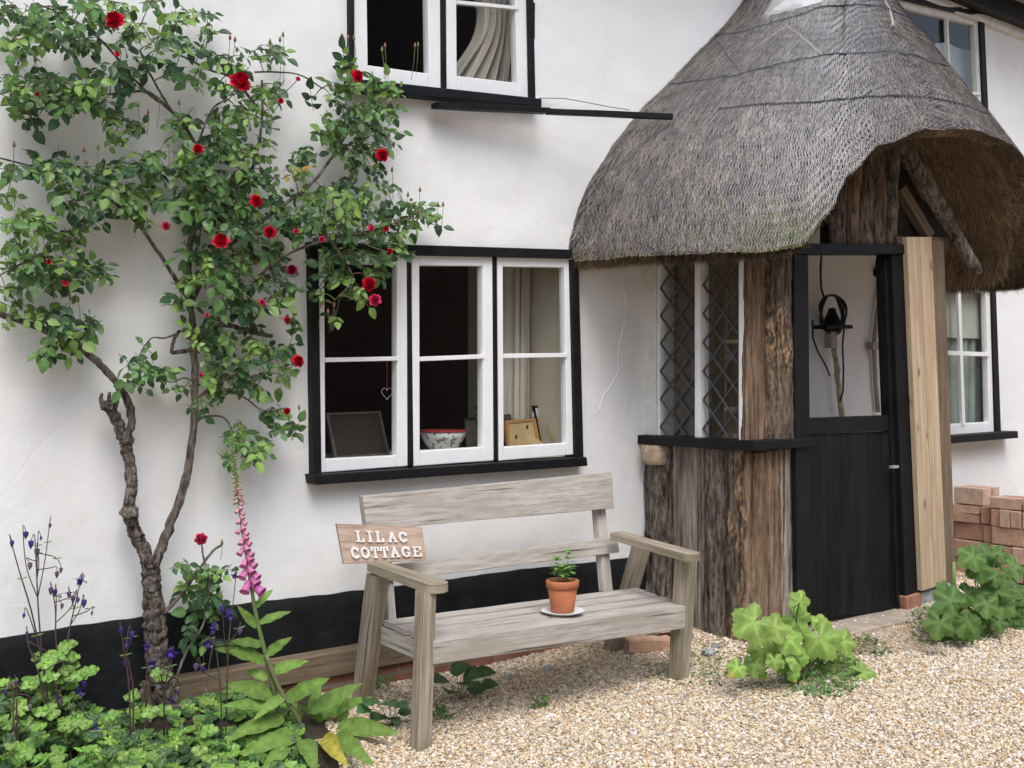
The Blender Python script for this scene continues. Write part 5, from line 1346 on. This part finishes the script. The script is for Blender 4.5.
def columbine(base, y, tips, label, stem=(.07, .045, .045), leaves=0, fork=.45):
    r = empty('columbine', P(*base, y), label, 'flower', 'columbines in the bed under the wall')
    B = P(*base, y); st = MB(); lv = MB()
    mains = []
    for k, (x, yy, sz, op) in enumerate(tips):
        yo = y + random.uniform(-.05, .05); T = P(x, yy, yo); st.tint = jit(stem); top = T + Vector((random.uniform(-.014, .014), 0, .02))
        if k < max(2, len(tips) // 4) or not mains:
            m = B.lerp(T, .5) + Vector(((T.x - B.x) * -.15 + random.gauss(0, .01), 0, .02))
            pts = smooth([B + Vector((random.gauss(0, .012), 0, 0)), m, m.lerp(top, .6) + Vector((random.gauss(0, .006), 0, 0)), top, T], 5); mains.append(pts); r0 = .0036
        else:
            mp = min(mains, key=lambda q: (q[-1] - T).length + random.random() * .08); i0 = int(len(mp) * random.uniform(.35, .62)); a0 = mp[i0]
            out = Vector((T.x - a0.x, 0, 0)) * .25
            pts = smooth([a0, a0.lerp(top, .45) + out + Vector((random.gauss(0, .006), 0, 0)), top, T], 5); r0 = .0022
        n = len(pts); st.tube(pts, [lerp(r0, .0011, i / (n - 1)) for i in range(n)], 5)
        if k % 2 == 0:
            c = pts[int(n * .45)]
            for an in (-.9, .4):
                d = Vector((math.sin(an), -.3, .25)); lv.leaf(c, d, (0, -.6, 1), random.uniform(.016, .032), .008, jit(GREEN_M), .2, .15, 3)
        Z = (T - CAM).dot(Vector((SY, CY, 0))); s_ = sz * Z / F; fl = MB()
        if op: columbine_flower(fl, T, s_, PURP)
        else:
            fl.tint = jit(random.choice([PALE, PURP, (.2, .16, .16)])); fl.tube([T + Vector((0, 0, .003)), T, T - Vector((0, 0, s_ * .4)), T - Vector((.002, 0, s_ * .9))], [.002, s_ * .3, s_ * .28, .001], 6)
        fl.build('flower' if op else 'flower_bud', M['petal'], r)
    for k in range(leaves):
        f = random.uniform(.05, .6); c = B + Vector((random.gauss(0, .06), random.gauss(-.02, .04), .05 + .35 * f)); q = c + Vector((random.gauss(0, .05), -.03, .02))
        st.tint = jit((.09, .10, .04)); st.tube([B + Vector((0, 0, .3 * f)), c], .0016, 4)
        for an in (-1.2, 0, 1.2):
            d = Vector((math.sin(an + random.gauss(0, .2)), random.uniform(-.6, .1), .4 * math.cos(an)))
            lv.lobed(c + d * .012, (-.4 + random.gauss(0, .4), -.7, .7), d, random.uniform(.018, .03), jit(GREEN_L), 3, .35, .1, .05, 15)
    st.build('stem', M['stem'], r, smooth=True)
    if lv.f: lv.build('foliage', M['leaf'], r)
    return r
columbine((46, 715), -.16, [(12, 541, 7, 0), (31, 541, 9, 0), (50, 524, 5, 0), (26, 532, 8, 0), (37, 549, 9, 0), (30, 563, 8, 0), (41, 537, 4, 0), (57, 572, 7, 0), (61, 568, 6, 0)], 'tallest columbine with nodding purple buds at left of the bed', leaves=9)
columbine((62, 722), -.2, [(81, 579, 15, 1), (51, 588, 8, 0), (69, 592, 7, 0), (84, 600, 9, 0), (73, 596, 7, 0), (62, 604, 6, 0), (92, 612, 4, 0), (78, 598, 6, 0), (55, 590, 8, 0)], 'columbine with one open violet flower against the white wall', leaves=9)
columbine((50, 728), -.26, [(24, 614, 5, 0), (27, 632, 5, 0), (80, 690, 13, 1), (60, 700, 10, 0), (58, 698, 11, 1), (84, 682, 10, 0)], 'low columbine with violet blooms against the black wall base', leaves=8)
columbine((17, 775), -.42, [(10, 682, 8, 0), (16, 681, 7, 0), (6, 690, 7, 0), (30, 705, 7, 0)], 'columbine with withered heads at far left corner', (.10, .05, .05), 3)
columbine((110, 785), -.5, [(94, 727, 15, 1), (72, 706, 5, 0)], 'short columbine with one violet flower above the ground cover', (.05, .05, .045), 2, .3)
columbine((134, 760), -.36, [(121, 628, 7, 0), (132, 632, 9, 0), (129, 641, 14, 1), (129, 678, 6, 0), (124, 662, 5, 0)], 'straight columbine with violet flowers left of the rose trunk', (.10, .055, .06), 2)
columbine((144, 758), -.34, [(147, 645, 11, 1), (151, 662, 14, 1), (142, 690, 8, 0), (160, 668, 7, 0)], 'columbine with violet flowers in front of the rose trunk', (.09, .06, .06), 2)
columbine((163, 735), -.42, [(171, 652, 15, 1), (163, 670, 8, 0), (172, 700, 9, 1), (178, 690, 6, 0)], 'columbine with a violet star flower right of rose trunk', leaves=3)
columbine((225, 790), -.5, [(229, 614, 14, 1), (214, 627, 14, 1), (208, 642, 15, 1), (203, 668, 10, 1), (196, 664, 9, 0), (235, 575, 9, 1), (240, 628, 8, 0), (222, 606, 9, 0), (238, 655, 6, 0), (206, 690, 5, 0)], 'columbine with several violet flowers behind the foxglove leaves', (.06, .06, .04), 6)
# ground cover
s = MB(); st = MB()
for _ in range(2100):
    x = random.uniform(1.0, 2.72); y = random.uniform(-1.02, -.08)
    lim = 2.14 + .22 * sstep(-.9, -.3, y) + .08 * nz((y * 5, 0, 3))
    if x > lim: continue
    # taller on the left, low in front of the rose trunk
    if y > -.5 and x > 1.62 and random.random() < .45: continue
    hgt = (.10 + .07 * nz((x * 3, y * 3, 0)) + .09 * (1 - sstep(1.4, 1.66, x))) * random.uniform(.15, 1.1) * (1 - .6 * sstep(1.6, 1.8, x)) * (.5 if y > -.5 and x > 1.6 else 1)
    c = Vector((x, y, gz(x, y) + max(.015, hgt)))
    big = random.random() < .4
    st.tint = jit((.08, .11, .04)); st.tube([Vector((x + random.gauss(0, .03), y + random.gauss(0, .03), gz(x, y))), c], .0014, 3, cap=False)
    col = jit(random.choice([GREEN_L, GREEN_L, GREEN_M, (.11, .235, .04), (.21, .35, .07), (.06, .13, .04), (.045, .10, .035)]), .3)
    n_ = (-.3 + random.gauss(0, .45), -.5 + random.gauss(0, .4), .9)
    if big: s.lobed(c, n_, (random.gauss(0, 1), random.gauss(-.4, .8), 0), random.uniform(.018, .038), col, 5, .42, .15, .08, 25)
    else:
        for an in (0, 2.1, 4.2):
            d = Vector((math.cos(an), math.sin(an), .1)); s.lobed(c + d * .01, n_, d, random.uniform(.014, .024), jit(col, .1), 3, .4, .1, .06, 13)
o = s.build('ground_cover', M['leaf'], kind='stuff'); o['label'] = 'low bright green leaves covering the flower bed'; st.build('stalks', M['stem'], o, kind='stuff')

# foxglove
fx = empty('foxglove', P(318, 730, -.5), 'tall foxglove with pink bells and broad leaves left of the bench', 'flower')
st = MB(); st.tint = (.13, .19, .07)
sp_ = [(284, 733, -.48), (268, 665, -.47), (256, 615, -.46), (248, 565, -.45), (241, 522, -.44), (237, 485, -.43), (233, 455, -.43), (231, 436, -.43)]
pts = smooth([P(*q) for q in sp_], 8); n = len(pts); st.tube(pts, [lerp(.010, .002, i / (n - 1)) for i in range(n)], 9)
st.tint = (.16, .16, .08); q = smooth([P(306, 740, -.5), P(296, 715, -.52), P(280, 690, -.5), P(266, 655, -.48)], 5); st.tube(q, [.009] * len(q), 8)
def spine(py):
    for a, b in zip(pts[:-1], pts[1:]):
        pa = HY - (a.z - EYE) / (a - CAM).dot(Vector((SY, CY, 0))) * F; pb = HY - (b.z - EYE) / (b - CAM).dot(Vector((SY, CY, 0))) * F
        if pb <= py <= pa: return a.lerp(b, (pa - py) / max(1e-6, pa - pb))
    return pts[-1]
st.build('stem', M['stem'], fx, smooth=True)
def bell(c, d, L, r, col):
    s = MB(); d = Vector(d).normalized(); a = d.cross(Vector((.1, .2, 1))).normalized(); b = d.cross(a); rings = []
    for t, rr in ((0, .25), (.15, .55), (.45, .8), (.8, .95), (1, 1.2), (.96, 1.05), (.5, .6)):
        s.tint = jit(col, .1) if t < 1 else jit(tuple(min(1, q * 1.25 + .04) for q in col), .05)
        rings.append([s.vert(c + d * L * t * (1 + (.07 * math.cos(2 * PI * j / 10 + 1) if t > .9 else 0)) + (a * math.cos(2 * PI * j / 10) + b * math.sin(2 * PI * j / 10)) * r * rr - Vector((0, 0, .15 * L * t * t))) for j in range(10)])
    for i in range(len(rings) - 1):
        for j in range(10): s.face((rings[i][j], rings[i][(j + 1) % 10], rings[i + 1][(j + 1) % 10], rings[i + 1][j]))
    s.build('bell', M['petal'], fx, smooth=True)
MAG, PNK = (.66, .2, .47), (.74, .44, .45)
for k in range(30):
    f = k / 29; py = lerp(584, 487, f ** .9); side = (1, -.7, .35, .85, -1, .1)[k % 6] * random.uniform(.8, 1.1); L, r = lerp(.056, .014, f ** .62), lerp(.0185, .0042, f ** .62)
    bell(spine(py), Vector((.75 * side * CY, -.75 * side * SY - .55, -.45)), L, r, tuple(lerp(a_, b_, f) for a_, b_ in zip(MAG, PNK)))
s = MB()
for i in range(70):
    py = 437 + i * .95; c = spine(py); k = i / 70; an = i * 2.4; d = Vector((math.cos(an), math.sin(an), -.3 + .5 * (1 - k)))
    s.tint = jit((.2, .27, .09)) if k < .65 else jit((.36, .26, .14)); L = lerp(.006, .016, k)
    s.tube([c, c + d * L, c + d * L * 1.6], [.0015, lerp(.003, .0045, k), .001], 5)
s.build('buds', M['stem'], fx, smooth=True, kind='stuff')
Xo, Yo, Sc = 220, 440, 2.339
FXL = [((95, 395), (128, 350), 16, .0), ((92, 430), (165, 410), 20, -.05), ((88, 440), (38, 405), 20, 0), ((85, 480), (25, 485), 26, -.03), ((105, 505), (165, 470), 24, -.06), ((100, 520), (8, 505), 34, -.05), ((112, 545), (200, 530), 28, -.1), ((112, 560), (60, 545), 24, 0), ((125, 600), (25, 592), 40, -.06), ((135, 625), (28, 640), 34, -.09), ((150, 612), (252, 572), 36, -.12), ((150, 650), (45, 712), 44, -.14), ((205, 640), (330, 588), 36, -.14), ((215, 655), (350, 620), 32, -.1), ((190, 690), (85, 748), 50, -.2), ((195, 700), (215, 775), 44, -.2), ((245, 690), (262, 775), 40, -.22), ((268, 690), (318, 775), 42, -.2), ((275, 668), (388, 712), 44, -.18), ((175, 670), (186, 625), 24, -.02), ((212, 640), (238, 575), 26, -.04), ((170, 690), (20, 720), 34, -.1), ((240, 660), (205, 640), 22, -.05), ((280, 660), (300, 610), 26, -.06), ((150, 600), (95, 655), 28, -.1), ((160, 720), (110, 780), 36, -.22)]
def safe(px, py, y):
    p = P(px, py, y)
    return p if p.z > gz(p.x, p.y) + .03 else PZ(px, py, gz(p.x, y - .2) + .04)
lv = MB()
for i, ((bx, by), (tx, ty), wd, dy) in enumerate(FXL):
    by0 = Yo + by / Sc
    B = spine(by0) if by < 560 else safe(Xo + bx / Sc, by0, -.5); T = safe(Xo + tx / Sc, Yo + ty / Sc, -.46 + dy * 1.3)
    Z = (T - CAM).dot(Vector((SY, CY, 0))); W_ = wd / Sc * Z / F * 1.08; d = T - B; L = d.length * 1.06
    lv.tint = (1, 1, 1); col = jit((.165, .275, .065), .2) if i not in (16,) else (.4, .36, .07)
    if i in (17, 18): col = (.17, .27, .065)
    up = Vector((-.5 + random.gauss(0, .2), -.7, .65))
    if abs(d.normalized().z) > .8: up = Vector((-.6 + random.gauss(0, .2), -1, .3))
    lv.leaf(B, d + Vector((0, 0, .22 * L)), up, L, W_, col, .24, .22, 9, .95)
lv.build('foliage', M['foxleaf'], fx, smooth=True)

# small plants under the bench and on the gravel
def low_plant(px, z, label, spec, col, shape='oval'):
    c = PZ(*px, z); c.z = gz(c.x, c.y); r = empty('low_plant', c, label, 'plant', 'small green plants under and beside the bench'); lv = MB(); st = MB()
    for (x, y, rad) in spec:
        q = P(x, y, c.y - random.uniform(-.03, .06)); Z = (q - CAM).dot(Vector((SY, CY, 0))); R_ = rad * Z / F
        st.tint = jit((.1, .14, .05)); st.tube([c, c.lerp(q, .6) + Vector((0, 0, .02)), q], .0018, 4)
        d = (q - c); d.z *= .2; d += Vector((random.gauss(0, .04), -.05, 0))
        if shape == 'oval': lv.leaf(q - d.normalized() * R_ * .6, d, (-.4 + random.gauss(0, .25), -.6, .9), R_ * 2.3, R_ * 1.7, jit(col), .2, .12, 6, .9)
        else: lv.lobed(q, (random.gauss(0, .3), -.6, .9), d, R_, jit(col), 5, .35, .15, .06, 21)
    st.build('stem', M['stem'], r); lv.build('foliage', M['leaf'], r, smooth=True); return r
low_plant((392, 725), .02, 'dark green seedling plant beside the left front bench leg', [(372, 700, 12), (388, 702, 11), (398, 704, 10), (380, 715, 11), (392, 718, 9), (366, 708, 9), (402, 712, 7)], (.06, .14, .05))
low_plant((460, 698), .03, 'dark leafy plant in the shade under the bench seat', [(443, 678, 10), (455, 670, 10), (468, 674, 11), (480, 672, 10), (450, 690, 11), (472, 688, 10), (462, 682, 9), (486, 684, 8)], (.055, .12, .045))
low_plant((442, 722), .0, 'low bright weed right of the left front bench leg', [(432, 712, 7), (441, 708, 8), (436, 720, 7), (448, 718, 6), (456, 722, 7), (462, 716, 5), (430, 724, 6)], (.10, .21, .05), 'lobed')
low_plant((541, 708), .0, 'tiny green sprig alone on the gravel before the bench', [(536, 700, 6), (544, 697, 6), (541, 706, 6), (548, 703, 5), (533, 705, 4)], (.11, .22, .05), 'lobed')
low_plant((378, 686), .05, 'small feathery weed by the brick footing under the bench', [(374, 676, 5), (382, 678, 5), (391, 677, 5), (378, 682, 5), (387, 683, 4)], (.09, .19, .05), 'lobed')

def mallow(name, origin, z, y_plane, leaves, label, tint, stem_col=(.12, .17, .06), grow=1.48):
    c = PZ(*origin, z); c.z = gz(c.x, c.y); r = empty(name, c, label, 'plant', 'broad leaved mallow plants at the porch foot'); lv = MB(); st = MB()
    extra = [(origin[0] + random.uniform(-1, 1) * (45 if grow < 1.45 else 35), origin[1] - random.uniform(2, 42 if grow < 1.45 else 26), random.uniform(6, 13 if grow < 1.45 else 8), random.gauss(0, .4), random.uniform(.4, 1), random.gauss(0, 1), random.gauss(-.3, .5), None) for _ in range(20 if grow < 1.45 else 9)]
    for (x, y, rad, nx_, nz_, dx_, dz_, tip) in leaves + extra:
        q = P(x, y, c.y + random.uniform(-.10, .05)); 
        if q.z < gz(q.x, q.y) + .015: q = PZ(x, y, gz(c.x, c.y) + .02)
        Z = (q - CAM).dot(Vector((SY, CY, 0))); R_ = rad * Z / F * grow * random.uniform(.85, 1.1)
        d = Vector((dx_, -.25, dz_)); b = q - d.normalized() * .0
        st.tint = jit(stem_col); st.tube(smooth([c + Vector((random.gauss(0, .02), 0, 0)), c.lerp(q, .6) + Vector((0, .02, .05)), q], 4), .0032, 5)
        col = jit(tint, .16)
        lv.lobed(q, (-.6 + nx_ * .7, -.85, nz_ * .75), d, R_, col, 5, .24, .2, .05, 46, tip, 1.3)
    st.build('stem', M['stem'], r, smooth=True); lv.build('foliage', M['mallowleaf'], r, smooth=True); return r
LG = (.24, .37, .085)
YT = (.5, .36, .05)
def z6(x, y, r, *k): return (720 + x / 6.02, 580 + y / 6.02, r / 6.02, *k)
mallow('mallow_plant', (800, 672), .06, -.9, [z6(480, 135, 62, .1, .3, .1, .6, None), z6(455, 235, 66, -.2, .5, .2, -.4, None), z6(205, 250, 95, -.4, .9, -1, .1, None), z6(325, 285, 85, .2, .9, .8, -.2, None), z6(415, 355, 75, .3, .6, .4, -.7, None), z6(420, 465, 80, .1, .4, .2, -1, None), z6(265, 415, 80, -.2, .8, .3, -.6, None), z6(205, 505, 52, -.3, .6, -.3, -.8, None), z6(105, 525, 46, -.4, .9, -.8, -.1, YT), z6(600, 350, 92, -.5, .5, .3, -.7, None), z6(615, 265, 62, .5, .9, .2, .8, None), z6(740, 365, 76, .4, .8, .5, -.2, None), z6(665, 405, 50, 0, .5, 0, -1, None), z6(790, 475, 40, .3, .5, .3, -.8, None), z6(855, 560, 74, .2, 1.6, 1, -.3, None), z6(440, 570, 34, .1, .4, .2, -1, YT), z6(255, 565, 26, 0, 1, -.4, -.4, YT), z6(330, 480, 50, -.2, .6, -.2, -.7, None)],
       'light green mallow plant growing at the corner of the log porch', LG)
def z7(x, y, r, *k): return (900 + x / 6.4, 530 + y / 6.4, r / 6.4, *k)
DG = (.10, .185, .045)
mallow('mallow_plant', (985, 632), .03, -.7, [z7(470, 170, 95, -.3, 1, -.6, .2, None), z7(560, 165, 75, .2, 1, .5, .3, None), z7(505, 240, 80, 0, .5, 0, -1, None), z7(640, 150, 55, .3, .9, .4, .8, None), z7(720, 230, 75, .5, .8, .9, -.3, None), z7(330, 460, 100, -.4, 1, -.5, .5, None), z7(365, 560, 150, -.1, .7, .1, -.9, None), z7(255, 590, 90, -.6, .6, -.6, -.6, None), z7(430, 590, 90, .2, .6, .4, -.8, None), z7(620, 400, 100, -.2, .9, -.3, .4, None), z7(660, 490, 130, .1, .7, .2, -.9, None), z7(755, 400, 95, .5, .8, .8, .2, None), z7(730, 590, 75, .4, .5, .3, -1, None), z7(545, 560, 60, 0, .6, 0, -1, None), z7(780, 480, 80, .4, .7, .7, -.5, None), z7(600, 310, 60, .2, .8, .2, .4, None), z7(560, 470, 70, 0, .8, -.2, .1, None), z7(670, 280, 50, .3, .6, .5, -.4, None)],
       'dark green mallow plant growing right of the porch post', DG, grow=1.35)
s = MB(); s.tint = (.2, .3, .1); a, b = P(953, 590, -.82), P(953.5, 562, -.82); s.tube([a, a.lerp(b, .5) + Vector((.004, 0, 0)), b], [.012, .011, .010], 9)
tag(s.build('cut_stalk', M['stem'], smooth=True), 'bare cut green stalk standing by the foot of porch post', 'stalk')
# low weeds round the mallows: one mass each
def weeds(n, x0, x1, y0, y1, rot, cx, cy, rx, ry, col, label):
    s = MB()
    for _ in range(n):
        a, r_ = random.uniform(0, 2 * PI), math.sqrt(random.random()); c = PZ(cx + rx * r_ * math.cos(a), cy + ry * r_ * math.sin(a), gz(5.0, -1.0) if cx < 900 else gz(6.8, -.9))
        c.z = gz(c.x, c.y) + random.uniform(.008, .085) * (1.1 - r_)
        s.leaf(c, (random.gauss(0, 1), random.gauss(-.3, 1), random.uniform(.1, .9)), (0, -.3, 1), random.uniform(.016, .036), random.uniform(.009, .017), jit(col, .35), .2, .15, 3)
    o = s.build('weeds', M['leaf'], kind='stuff'); o['label'] = label
weeds(900, 0, 0, 0, 0, 0, 822, 668, 42, 22, (.11, .225, .06), 'low green weeds round the light mallow')
weeds(130, 0, 0, 0, 0, 0, 868, 646, 22, 6, (.09, .16, .05), 'low green weeds along the doorstep')
weeds(700, 0, 0, 0, 0, 0, 950, 624, 44, 15, (.09, .18, .055), 'low green weeds round the dark mallow')
weeds(260, 0, 0, 0, 0, 0, 770, 650, 90, 40, (.09, .16, .05), 'sparse weeds at the foot of the logs')
weeds(120, 0, 0, 0, 0, 0, 700, 668, 60, 12, (.1, .17, .05), 'scattered tiny weeds in the gravel')

# ---------------------------------------------------------------- light, sky, camera
sc = bpy.context.scene
wd = bpy.data.worlds.new('World'); sc.world = wd; wd.use_nodes = True
nt = wd.node_tree; bg = nt.nodes['Background']
sky = nt.nodes.new('ShaderNodeTexSky'); sky.sky_type = 'NISHITA'; sky.sun_disc = False
EL, AZ = R(58), R(205)          # sun height, and its compass bearing (from +Y clockwise)
sky.sun_elevation = EL; sky.sun_rotation = AZ; sky.air_density = 1.0; sky.dust_density = 2.5; sky.ozone_density = .6; sky.altitude = 0
hs_ = nt.nodes.new('ShaderNodeHueSaturation'); hs_.inputs['Saturation'].default_value = .7
nt.links.new(sky.outputs[0], hs_.inputs['Color']); nt.links.new(hs_.outputs[0], bg.inputs['Color'])
bg.inputs['Strength'].default_value = .15
ld = bpy.data.lights.new('sun', 'SUN'); ld.energy = 1.15; ld.angle = R(35); ld.color = (1, .99, .98)
lo = bpy.data.objects.new('sun', ld); C.objects.link(lo)
to_sun = Vector((math.sin(AZ) * math.cos(EL), math.cos(AZ) * math.cos(EL), math.sin(EL)))
lo.rotation_euler = to_sun.to_track_quat('Z', 'Y').to_euler(); lo.location = (0, -6, 8)
cd = bpy.data.cameras.new('camera'); cd.sensor_width = 36; cd.lens = F / 1024 * 36; cd.shift_y = -12 / 1024; cd.clip_end = 300
co = bpy.data.objects.new('camera', cd); C.objects.link(co); co.location = CAM; co.rotation_euler = (R(90), 0, -YAW); sc.camera = co
vs = sc.view_settings; vs.view_transform = 'Standard'; vs.look = 'None'; vs.gamma = 1; vs.use_curve_mapping = False; vs.exposure = 0.8
